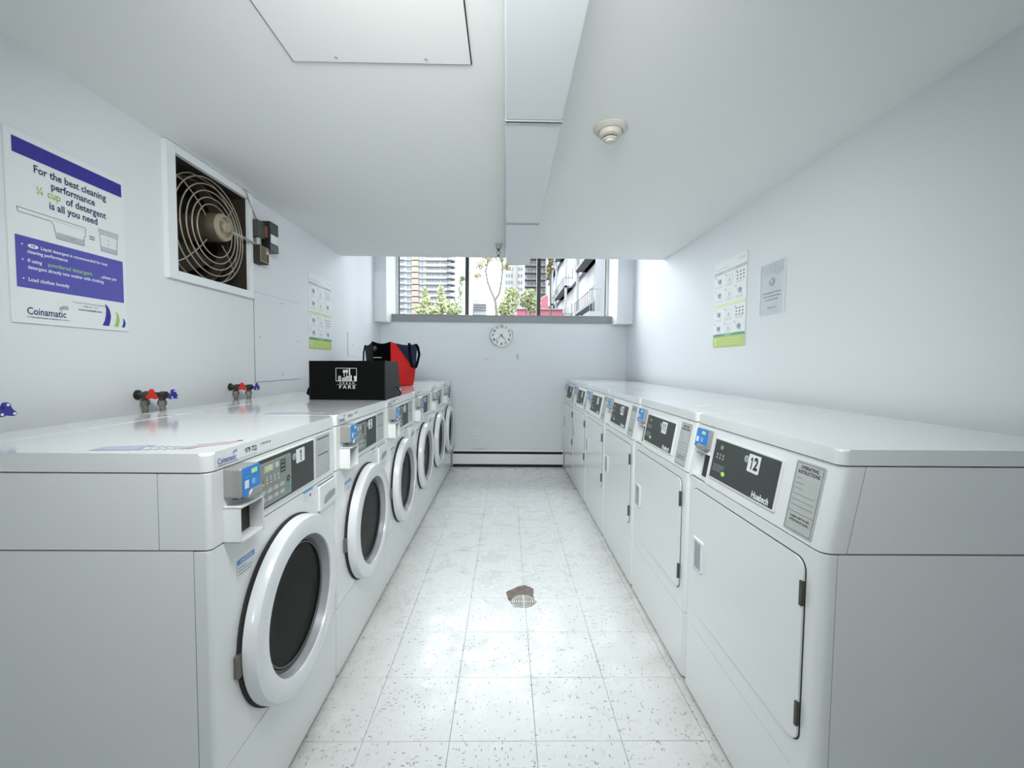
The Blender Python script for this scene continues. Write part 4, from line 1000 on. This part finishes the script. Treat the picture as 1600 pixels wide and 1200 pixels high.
# fork, spoon and knife over a row of buildings
k.rect(LX + .044, LX + .048, LZ + .026, LZ + .046, GREY); k.poly([(LX + .040, LZ + .046), (LX + .052, LZ + .046), (LX + .053, LZ + .062), (LX + .039, LZ + .062)], GREY)
k.rect(LX + .059, LX + .062, LZ + .026, LZ + .048, GREY); k.disc(LX + .0605, LZ + .055, .0065, GREY, ry=.011)
k.poly([(LX + .072, LZ + .024), (LX + .080, LZ + .026), (LX + .079, LZ + .072), (LX + .072, LZ + .072)], GREY)
for q in range(5): k.rect(LX + .012, LX + .029, LZ + .001 + q * .006, LZ + .0045 + q * .006, GREY)
k.poly([(LX + .035, LZ + .001), (LX + .088, LZ + .001), (LX + .088, LZ + .032), (LX + .080, LZ + .032), (LX + .035, LZ + .018)], GREY)
for a in range(5):
    for b in range(3): k.rect(LX + .041 + a * .0085, LX + .046 + a * .0085, LZ + .003 + b * .007, LZ + .007 + b * .007, BLACKF, 0.0008)
k.poly([(LX + .102, LZ + .001), (LX + .113, LZ + .001), (LX + .113, LZ + .030), (LX + .100, LZ + .028)], GREY)
k.text('URBAN', LX + .061, LZ - .0115, 0.015, GREY, spacing=1.9, sx=1.1, bold=.01); k.rect(LX + .004, LX + .115, LZ - .0205, LZ - .0192, GREY)
k.text('FARE', LX + .062, LZ - .034, 0.026, GREY, spacing=1.45, sx=1.2, bold=.02)
k.build('logo_print', bg1)
MB().fbox(Frame((Wb + .001, 0.30, 0.03), (0, 1, 0), (0, 0, 1)), -0.02, 0.02, 0, 0.018, 0.003, 0.006, r=0.004).build('white_tag', PAPER, bg1)

bg2 = empty('tote_bag', (-1.05, 3.95, ZT + 0.0015), 'upright black, red and navy tote bag with black handles behind the box bag', 'bag')
def at(px, Y): return ((px - 791) / 663.0 * Y + 1.05, Y - 3.95)
top = [at(571, 4.05), at(583, 3.80), at(611, 3.70), at(652, 4.00), at(640, 4.22), at(590, 4.25)]
bot = [at(580, 4.05), at(588, 3.86), at(613, 3.80), at(646, 3.98), at(636, 4.15), at(592, 4.18)]
Ht = 0.385
ztop = [0.375, 0.398, 0.390, 0.385, 0.38, 0.385]
def side(i, j, nm, mt, lo=0.0, hi=1.0):
    mb = MB(); rows = []
    for q in range(9):
        t = lo + (hi - lo) * q / 8
        row = []
        for s_ in range(7):
            u = s_ / 6
            bx_ = bot[i][0] * (1 - u) + bot[j][0] * u; by_ = bot[i][1] * (1 - u) + bot[j][1] * u
            tx_ = top[i][0] * (1 - u) + top[j][0] * u; ty_ = top[i][1] * (1 - u) + top[j][1] * u
            zt = ztop[i] * (1 - u) + ztop[j] * u - 0.02 * math.sin(math.pi * u)
            e = t ** 0.6
            x = bx_ + (tx_ - bx_) * e; y = by_ + (ty_ - by_) * e
            nx, ny = (ty_ * 0 + (top[j][1] - top[i][1])), -(top[j][0] - top[i][0]); l_ = math.hypot(nx, ny)
            bul = 0.012 * math.sin(math.pi * u) * math.sin(math.pi * t)
            row.append(mb.bm.verts.new((x + nx / l_ * bul, y + ny / l_ * bul, 0.001 + zt * t)))
        rows.append(row)
    for a, b in zip(rows, rows[1:]):
        for s_ in range(6): mb.bm.faces.new([a[s_], a[s_ + 1], b[s_ + 1], b[s_]])
    return mb, rows, nm, mt
def fin(x):
    mb, rows, nm, mt = x
    bmesh.ops.solidify(mb.bm, geom=mb.bm.faces[:], thickness=0.002)
    return mb.build(nm, mt, bg2, smooth=60)
fin(side(0, 1, 'gusset', BLACKF2)); fin(side(1, 2, 'front_panel', BLACKF))
for i_, j_ in ((3, 4), (4, 5), (5, 0)): fin(side(i_, j_, 'rear_panel', NAVYF))
fin(side(2, 3, 'red_panel', REDF))
# navy upper corner of the red panel, lying just proud of it
mb = MB(); P_ = []
for q in range(9):
    t = 0.38 + 0.62 * q / 8; row = []
    u0 = 0.98 - 0.80 * ((t - 0.38) / 0.62) ** 0.8
    for s_ in range(5):
        u = u0 + (1 - u0) * s_ / 4; e = t ** 0.6
        x = (bot[2][0] * (1 - u) + bot[3][0] * u) * (1 - e) + (top[2][0] * (1 - u) + top[3][0] * u) * e
        y = (bot[2][1] * (1 - u) + bot[3][1] * u) * (1 - e) + (top[2][1] * (1 - u) + top[3][1] * u) * e
        zt = ztop[2] * (1 - u) + ztop[3] * u - 0.02 * math.sin(math.pi * u)
        bul = 0.012 * math.sin(math.pi * u) * math.sin(math.pi * t) + 0.004
        nx, ny = top[3][1] - top[2][1], -(top[3][0] - top[2][0]); l_ = math.hypot(nx, ny)
        row.append(mb.bm.verts.new((x + nx / l_ * bul, y + ny / l_ * bul, 0.002 + zt * t)))
    P_.append(row)
for a, b in zip(P_, P_[1:]):
    for s_ in range(4): mb.bm.faces.new([a[s_], a[s_ + 1], b[s_ + 1], b[s_]])
bmesh.ops.solidify(mb.bm, geom=mb.bm.faces[:], thickness=0.002)
mb.build('navy_panel', NAVYF, bg2, smooth=60)
MB().prism([(x, y) for x, y in bot], 0.0005, 0.004).build('base_panel', BLACKF, bg2)
def P3(px, Y, z): a = at(px, Y); return (a[0], a[1], z)
MB().ribbon([P3(640, 3.80, .385), P3(640.5, 3.74, .30), P3(642, 3.72, .22), P3(645, 3.75, .17), P3(650, 3.80, .165), P3(653, 3.88, .22), P3(655.5, 3.90, .29), P3(653, 3.93, .36), P3(650, 3.96, .385)], (1, 0.3, 0), 0.024).build('handle', BLACKF, bg2)
MB().ribbon([P3(572, 3.98, .37), P3(569.5, 3.96, .30), P3(569, 3.95, .20), P3(571, 3.96, .12), P3(575, 3.98, .10), P3(577, 4.0, .2)], (1, -0.4, 0), 0.016).build('handle', BLACKF, bg2)
fe = Frame((top[1][0], top[1][1], 0), (top[2][0] - top[1][0], top[2][1] - top[1][1], 0), (0, 0, 1))
k = Ink(fe); k.ring(0.045, 0.335, 0.020, 0.003, INKG, 0.016); k.disc(0.045, 0.338, 0.010, INKG, 0.016, n=8)
k.text('carry along', 0.075, 0.255, 0.020, GREY, c=0.018, sx=.9) if False else k.rect(0.03, 0.125, 0.250, 0.257, GREY, 0.0175)
k.build('front_print', bg2)

# ------------------------------------------------------------------ floor drain in the broken tiles
dx_, dy_ = unproj_floor(818, 939.5)
cp_ = MB().prism([(cornr[0] + (x - cornr[0]) * 1.03, cornr[1] + (y - cornr[1]) * 1.03) for x, y in sorted(hole, key=lambda q: math.atan2(q[1] - cornr[1], q[0] - cornr[0]))], -0.0045, -0.0022).build('exposed_concrete', CONCRETE, flo)
dr_ = empty('floor_drain', (dx_, dy_, -0.002), 'round metal floor drain grate in patch of broken tiles', 'drain')
MB().lathe([(0.066, -0.002), (0.066, 0.0012), (0.060, 0.0016), (0.060, -0.002)], WORLD, seg=40, closed=True).build('rim', DRAINM, dr_)
MB().lathe([(0, 0.0002), (0.061, 0.0002), (0.061, -0.002), (0, -0.002)], WORLD, seg=32).build('drain_hole', DARKGAP, dr_)
for r0_, r1_ in ((0.048, 0.055), (0.036, 0.042), (0.024, 0.030), (0.012, 0.018), (0.0, 0.006)):
    pf = [(r0_, 0.0004), (r0_, 0.0022), (r1_, 0.0022), (r1_, 0.0004)] if r0_ > 0 else [(0, 0.0022), (r1_, 0.0022), (r1_, 0.0004)]
    MB().lathe(pf, WORLD, seg=32, closed=r0_ > 0).build('grate_ring', DRAINM, dr_)
MB().box(-0.004, 0.004, -0.060, 0.060, 0.0004, 0.0024).build('grate_bar', DRAINM, dr_)
MB().prism([(-.06, -.004), (.06, -.004), (.06, .004), (-.06, .004)], 0.0003, 0.0021, Frame((0, 0, 0), (1, .0, 0), (0, 1, 0))).build('grate_bar', DRAINM, dr_)

# ------------------------------------------------------------------ outside
OUT = -2.0   # outside ground level
CONCW = mat('outside_white_concrete', (0.20, 0.205, 0.215), 0.8)
CONCG = mat('outside_grey_concrete', (0.085, 0.088, 0.095), 0.8)
BEIGE = mat('outside_beige_panel', (0.17, 0.145, 0.12), 0.8)
BRICKY = mat('outside_glass_grey', (0.07, 0.078, 0.09), 0.4)
RAILM = mat('outside_rail', (0.03, 0.033, 0.036), 0.5)
PINK = mat('outside_pink', (0.24, 0.065, 0.095), 0.7)
BARK = mat('bark', (0.055, 0.05, 0.04), 0.9, noise=.3, nscale=8)
LEAFY = mat('leaf_yellow_green', (0.19, 0.21, 0.11), 0.7)
LEAFG = mat('leaf_green', (0.09, 0.12, 0.06), 0.7)
LEAFO = mat('leaf_autumn', (0.15, 0.125, 0.06), 0.7)
tag(MB().box(-150, 150, 6.4, 320, OUT - 0.3, OUT).build('ground_outside', CONCG), kind=S)
def px2(px, Y): return (px - 791) / 663.5 * Y
def pz(py, Y): return 1.3 + (570 - py) / 663.5 * Y
# far apartment tower
Y = 150.0
tw = empty('apartment_tower', (0, Y, OUT), 'tall apartment tower with balcony slabs beyond the left window pane', 'building')
xa, xb = px2(600, Y), px2(703, Y); fh = 9.2 / 663.5 * Y
MB().box(xa, xb, 0, 16, 0, 62).build('tower_wall', CONCW, tw)
MB().box(px2(644, Y), px2(655, Y), -0.5, 0.1, 0, 62).build('beige_strip', BEIGE, tw)
MB().box(px2(665, Y), px2(667, Y), -0.5, 0.1, 0, 62).build('beige_strip', BEIGE, tw)
slab0 = win0 = None
zb = pz(487, Y) - OUT
for q in range(-3, 14):
    z = zb + q * fh
    if slab0 is None:
        slab0 = MB().box(xa, px2(632, Y), -0.8, 0, 0, 0.28).box(px2(632, Y), px2(665, Y), -0.5, 0, -0.1, 0.2).box(px2(665, Y), xb - .2, -0.8, 0, -0.15, 0.18).build('balcony_slab', CONCG, tw); o = slab0
        bal0 = MB().prism([(xb - 1, -2.0), (xb + 1.2, -1.2), (xb + 1.9, 0.6), (xb + 1.0, 3.0), (xb - .5, 3.0)], 0, 0.35).build('corner_balcony', CONCG, tw); b_ = bal0
        prl0 = MB().box(xa, px2(632, Y), -0.8, -0.74, 0.3, 0.9).box(px2(667, Y), xb, -0.8, -0.74, 0.2, 0.8).build('parapet', CONCW, tw); c_ = prl0
    else:
        o = slab0.copy(); COL.objects.link(o); b_ = bal0.copy(); COL.objects.link(b_); c_ = prl0.copy(); COL.objects.link(c_)
    for x_ in (o, b_, c_): x_.location = (0, 0, z)
    for px in (626, 629, 637, 641, 659, 671, 675, 680, 684, 690, 694, 698):
        if win0 is None: win0 = MB().box(0, 0.50, -0.12, 0.02, 0.75, 1.75).build('window', BRICKY, tw); wv = win0
        else: wv = win0.copy(); COL.objects.link(wv)
        wv.location = (px2(px, Y), 0, z)
# small far block
Y = 170.0
b2 = empty('apartment_block', (0, Y, OUT), 'small distant block low in the middle window pane, left of the bare tree', 'building')
MB().box(px2(740, Y), px2(759, Y), 0, 8, 0, pz(477, Y) - OUT).build('block_wall', CONCW, b2)
MB().box(px2(736, Y), px2(748, Y), 6, 14, 0, pz(468, Y) - OUT).build('block_wall', CONCW, b2)
for q in range(3): MB().box(px2(739, Y), px2(760, Y), -0.8, 0, pz(480 + q * 4, Y) - OUT, pz(479 + q * 4, Y) - OUT).build('balcony_slab', CONCG, b2)
# block behind the bright trees
Y = 120.0
b3 = empty('apartment_block', (0, Y, OUT), 'pale block with small windows behind the yellow-green trees, middle pane', 'building')
MB().box(px2(786, Y), px2(818, Y), 0, 12, 0, 45).build('block_wall', CONCW, b3)
MB().box(px2(800, Y), px2(806, Y), -0.4, 0, 0, 45).build('beige_strip', mat('outside_pale_beige', (0.17, 0.16, 0.15), .8), b3)
w3 = None
for q in range(8):
    for px in (789, 793, 797, 808, 812):
        if w3 is None: w3 = MB().box(0, 0.42, -0.1, 0.02, 0, 0.9).build('window', BRICKY, b3); wv = w3
        else: wv = w3.copy(); COL.objects.link(wv)
        wv.location = (px2(px, Y), 0, pz(478 - q * 10.3, Y) - OUT)
Y = 100.0
b4 = empty('apartment_block', (0, Y, OUT), 'balconied block just left of the right window mullion', 'building')
MB().box(px2(818, Y), px2(853, Y), 0, 12, 0, 40).build('block_wall', CONCW, b4)
for q in range(8):
    z = pz(474 - q * 10.5, Y) - OUT
    MB().box(px2(818, Y), px2(850, Y), -1.8, 0, z, z + 0.3).build('balcony_slab', CONCG, b4)
    MB().box(px2(818, Y), px2(850, Y), -1.8, -1.75, z + 0.75, z + 0.85).build('rail', RAILM, b4)
    for px in (822, 827, 834, 847): MB().box(px2(px, Y), px2(px + 2.6, Y), -0.1, 0.02, z + .35, z + 1.25).build('window', BRICKY, b4)
# near building with balconies on the right, its front runs away from the window
b5 = empty('balcony_building', (0, 0, OUT), 'near white building with grey balconies and railings seen through the right pane', 'building')
FX = 9.3
MB().box(FX, FX + 8, 24, 94, 0, 40).build('facade', CONCW, b5)
OX = 7.9
zf = [5.6 + 1.3 - OUT - 1.3 + 0, 11.2 - OUT + 1.3 - 0.6, 17.2 - OUT + 1.3]
zf = [7.0 + 1.3 - 1.3 - OUT, 12.0 - OUT, 18.4 - OUT, 24.0 - OUT]
for zi, z in enumerate(zf):
    MB().box(FX - 0.5, FX, 24, 94, z, z + 0.8).build('floor_band', CONCW, b5)
    for y0_, y1_ in ((36, 50), (60, 72), (78, 88)):
        bl = MB().box(OX, FX, y0_, y1_, z, z + 0.3).build('balcony', CONCG, b5)
        MB().box(OX, OX + .06, y0_, y1_, z + 1.35, z + 1.42).box(OX, FX, y0_, y0_ + .06, z + 1.35, z + 1.42).build('rail', RAILM, bl)
        m = MB()
        for q in range(int((y1_ - y0_) / 1.0) + 1): m.box(OX, OX + .05, y0_ + q * 1.0, y0_ + q * 1.0 + .05, z + .3, z + 1.38)
        m.build('balusters', RAILM, bl)
        for q in range(3): MB().box(FX - 0.06, FX + .02, y0_ + 1 + q * (y1_ - y0_) / 3.2, y0_ + 3.4 + q * (y1_ - y0_) / 3.2, z + .5, z + 2.9).build('window', BRICKY, b5)
for y_ in (30, 50, 60, 72, 78, 90): MB().box(OX + .2, OX + .5, y_, y_ + .3, 0, 26).build('column', CONCW, b5)
# stair railing and pier close to the window on the right
st = empty('outside_gallery', (0, 0, OUT), 'railed walkway close outside the right end of the window', 'walkway')
Y = 14.0
MB().box(px2(937, Y), px2(948, Y), Y, Y + 1.0, 0, 8).build('pier', mat('outside_pier', (0.075, 0.08, 0.09), .8), st)
MB().box(px2(919, Y), px2(937, Y), Y, Y + 1.2, pz(491, Y) - OUT - .2, pz(487, Y) - OUT).build('walkway_slab', CONCG, st)
MB().box(px2(918, Y), px2(937, Y), Y, Y + .03, pz(453.6, Y) - OUT, pz(453, Y) - OUT).build('top_rail', RAILM, st)
for px in (919.5, 923.7, 925.4, 931): MB().box(px2(px, Y), px2(px + (0.9 if px == 925.4 else .5), Y), Y, Y + .03, pz(488, Y) - OUT, pz(453 if px != 925.4 else 415, Y) - OUT).build('baluster', RAILM, st)
# pink canopy
Y = 60.0
cn = empty('pink_canopy_building', (0, Y, OUT), 'low pink building with gable roof behind the right window mullion', 'building')
MB().box(px2(806, Y), px2(878, Y), 0, 6, 0, pz(486, Y) - OUT).build('pink_wall', PINK, cn)
MB().box(px2(804, Y), px2(880, Y), -.4, 0, pz(486, Y) - OUT, pz(484.5, Y) - OUT).build('white_fascia', CONCW, cn)
gf = Frame((0, 0.5, 0), (1, 0, 0), (0, 0, 1))
MB().prism([(px2(825, Y), pz(485, Y) - OUT), (px2(856, Y), pz(485, Y) - OUT), (px2(856, Y), pz(463, Y) - OUT), (px2(852, Y), pz(463, Y) - OUT)], -1, 0, gf).build('gable', PINK, cn)
MB().prism([(px2(824, Y), pz(485, Y) - OUT), (px2(827, Y), pz(485, Y) - OUT), (px2(853, Y), pz(462, Y) - OUT), (px2(850, Y), pz(462, Y) - OUT)], -1.4, -.9, Frame((0, 0.0, 0), (1, 0, 0), (0, 0, 1))).build('white_roof_edge', CONCW, cn)
# trees
def foliage(name, blobs, n, size, mt, par):
    mb = MB(); rnd = random.Random(31 + n)
    for q in range(n):
        c, rx, rz = blobs[q % len(blobs)]
        while True:
            v = Vector((rnd.uniform(-1, 1), rnd.uniform(-1, 1), rnd.uniform(-1, 1)))
            if v.length < 1: break
        p = Vector((c[0] + v.x * rx, c[1] + v.y * rx, c[2] + v.z * rz))
        a = Vector((rnd.gauss(0, 1), rnd.gauss(0, 1), rnd.gauss(0, 1))).normalized(); b = a.orthogonal().normalized()
        s_ = size * rnd.uniform(.6, 1.3)
        vs = [mb.bm.verts.new(p + a * s_ * x + b * s_ * .5 * y) for x, y in ((-1, 0), (0, -1), (1, 0), (0, 1))]
        mb.bm.faces.new(vs)
    bmesh.ops.recalc_face_normals
    me = bpy.data.meshes.new(name); mb.bm.to_mesh(me); mb.bm.free(); me.materials.append(mt)
    o = bpy.data.objects.new(name, me); COL.objects.link(o); o.parent = par; o['kind'] = 'stuff'
    return o
def tree(Y, pxc, label, blobs, n, size, mt, trunk_r=.12):
    r = empty('tree', (px2(pxc, Y), Y, OUT), label, 'tree', 'trees outside the window')
    ox = px2(pxc, Y)
    bl = [((px2(a, Y) - ox, 0, pz(b, Y) - OUT), c / 663.5 * Y, d / 663.5 * Y) for a, b, c, d in blobs]
    m = MB().tube([(0, 0, 0), (0.05, 0, bl[0][0][2] * .6), (bl[0][0][0], 0, bl[0][0][2])], [trunk_r, trunk_r * .8, trunk_r * .4], 7)
    for b in bl[1:]: m.tube([(0.05, 0, bl[0][0][2] * .5), (b[0][0], 0, b[0][2])], [trunk_r * .5, trunk_r * .2], 6)
    m.build('trunk', BARK, r)
    foliage('foliage', bl, n, size, mt, r)
tree(20, 668, 'yellow-green leafy tree low in the left pane, left of two', [(666, 478, 8, 14), (660, 488, 12, 8), (664, 462, 3, 8)], 900, .10, LEAFY)
tree(18, 690, 'yellow-green leafy tree low in the left pane, right of two', [(690, 480, 10, 14), (700, 484, 14, 10), (689, 460, 4, 9), (712, 488, 12, 7), (680, 490, 14, 7)], 1400, .085, LEAFY)
tree(12, 719, 'slender sapling with sparse green leaves left of the left mullion', [(719, 458, 4, 18), (722, 440, 4, 6), (716, 478, 8, 12)], 160, .06, LEAFG, .02)
tree(30, 796, 'dense yellow-green tree in the middle pane, left of the pink roof', [(794, 478, 14, 20), (800, 462, 9, 10), (786, 486, 8, 10)], 1500, .13, LEAFY)
tree(34, 828, 'round yellow-green tree behind the right mullion', [(826, 466, 12, 13), (832, 478, 12, 14), (818, 474, 8, 8)], 1300, .14, LEAFY)
tree(45, 858, 'tall narrow yellowish tree against the balcony building', [(858, 408, 4, 10), (856, 425, 4, 12)], 500, .2, LEAFO)
# forked, nearly bare street tree in the middle pane
Y = 11.0
bt = empty('tree', (px2(775, Y), Y, OUT), 'thin forked street tree with sparse autumn leaves in the middle pane', 'tree', 'trees outside the window')
ox = px2(775, Y)
Q = lambda px, py, dy=0: (px2(px, Y) - ox, dy, pz(py, Y) - OUT)
m = MB().tube([(0, 0, 0), Q(775, 491), Q(773.5, 478), Q(772.5, 472)], [.06, .045, .042, .04], 8)
m.tube([Q(772.5, 472), Q(766, 458), Q(761, 445), Q(758, 428), Q(761, 415), Q(762, 395), Q(764, 370)], [.034, .031, .028, .026, .021, .018, .014], 7)
m.tube([Q(772.5, 472), Q(779, 462), Q(782, 445), Q(784, 425), Q(783, 412), Q(786, 395), Q(784, 370)], [.034, .032, .03, .028, .024, .02, .014], 7)
for a, b, c in ((Q(758, 428), Q(752, 420), Q(744, 416)), (Q(761, 415), Q(770, 410), Q(774, 400)), (Q(783, 428), Q(776, 412), Q(766, 400)), (Q(782, 448), Q(772, 442), Q(766, 440)), (Q(758, 430), Q(750, 425), Q(742, 440)), (Q(785, 405), Q(793, 400), Q(800, 396)), (Q(784, 425), Q(790, 422), Q(797, 421))):
    m.tube([a, b, c], [.017, .012, .008], 5)
m.build('trunk', BARK, bt)
foliage('foliage', [(Q(748, 418), .20, .10), (Q(772, 400), .22, .12), (Q(782, 408), .14, .10), (Q(792, 420), .12, .10), (Q(760, 410), .15, .10), (Q(745, 435), .10, .08), (Q(778, 385), .4, .2)], 520, .045, LEAFO, bt)
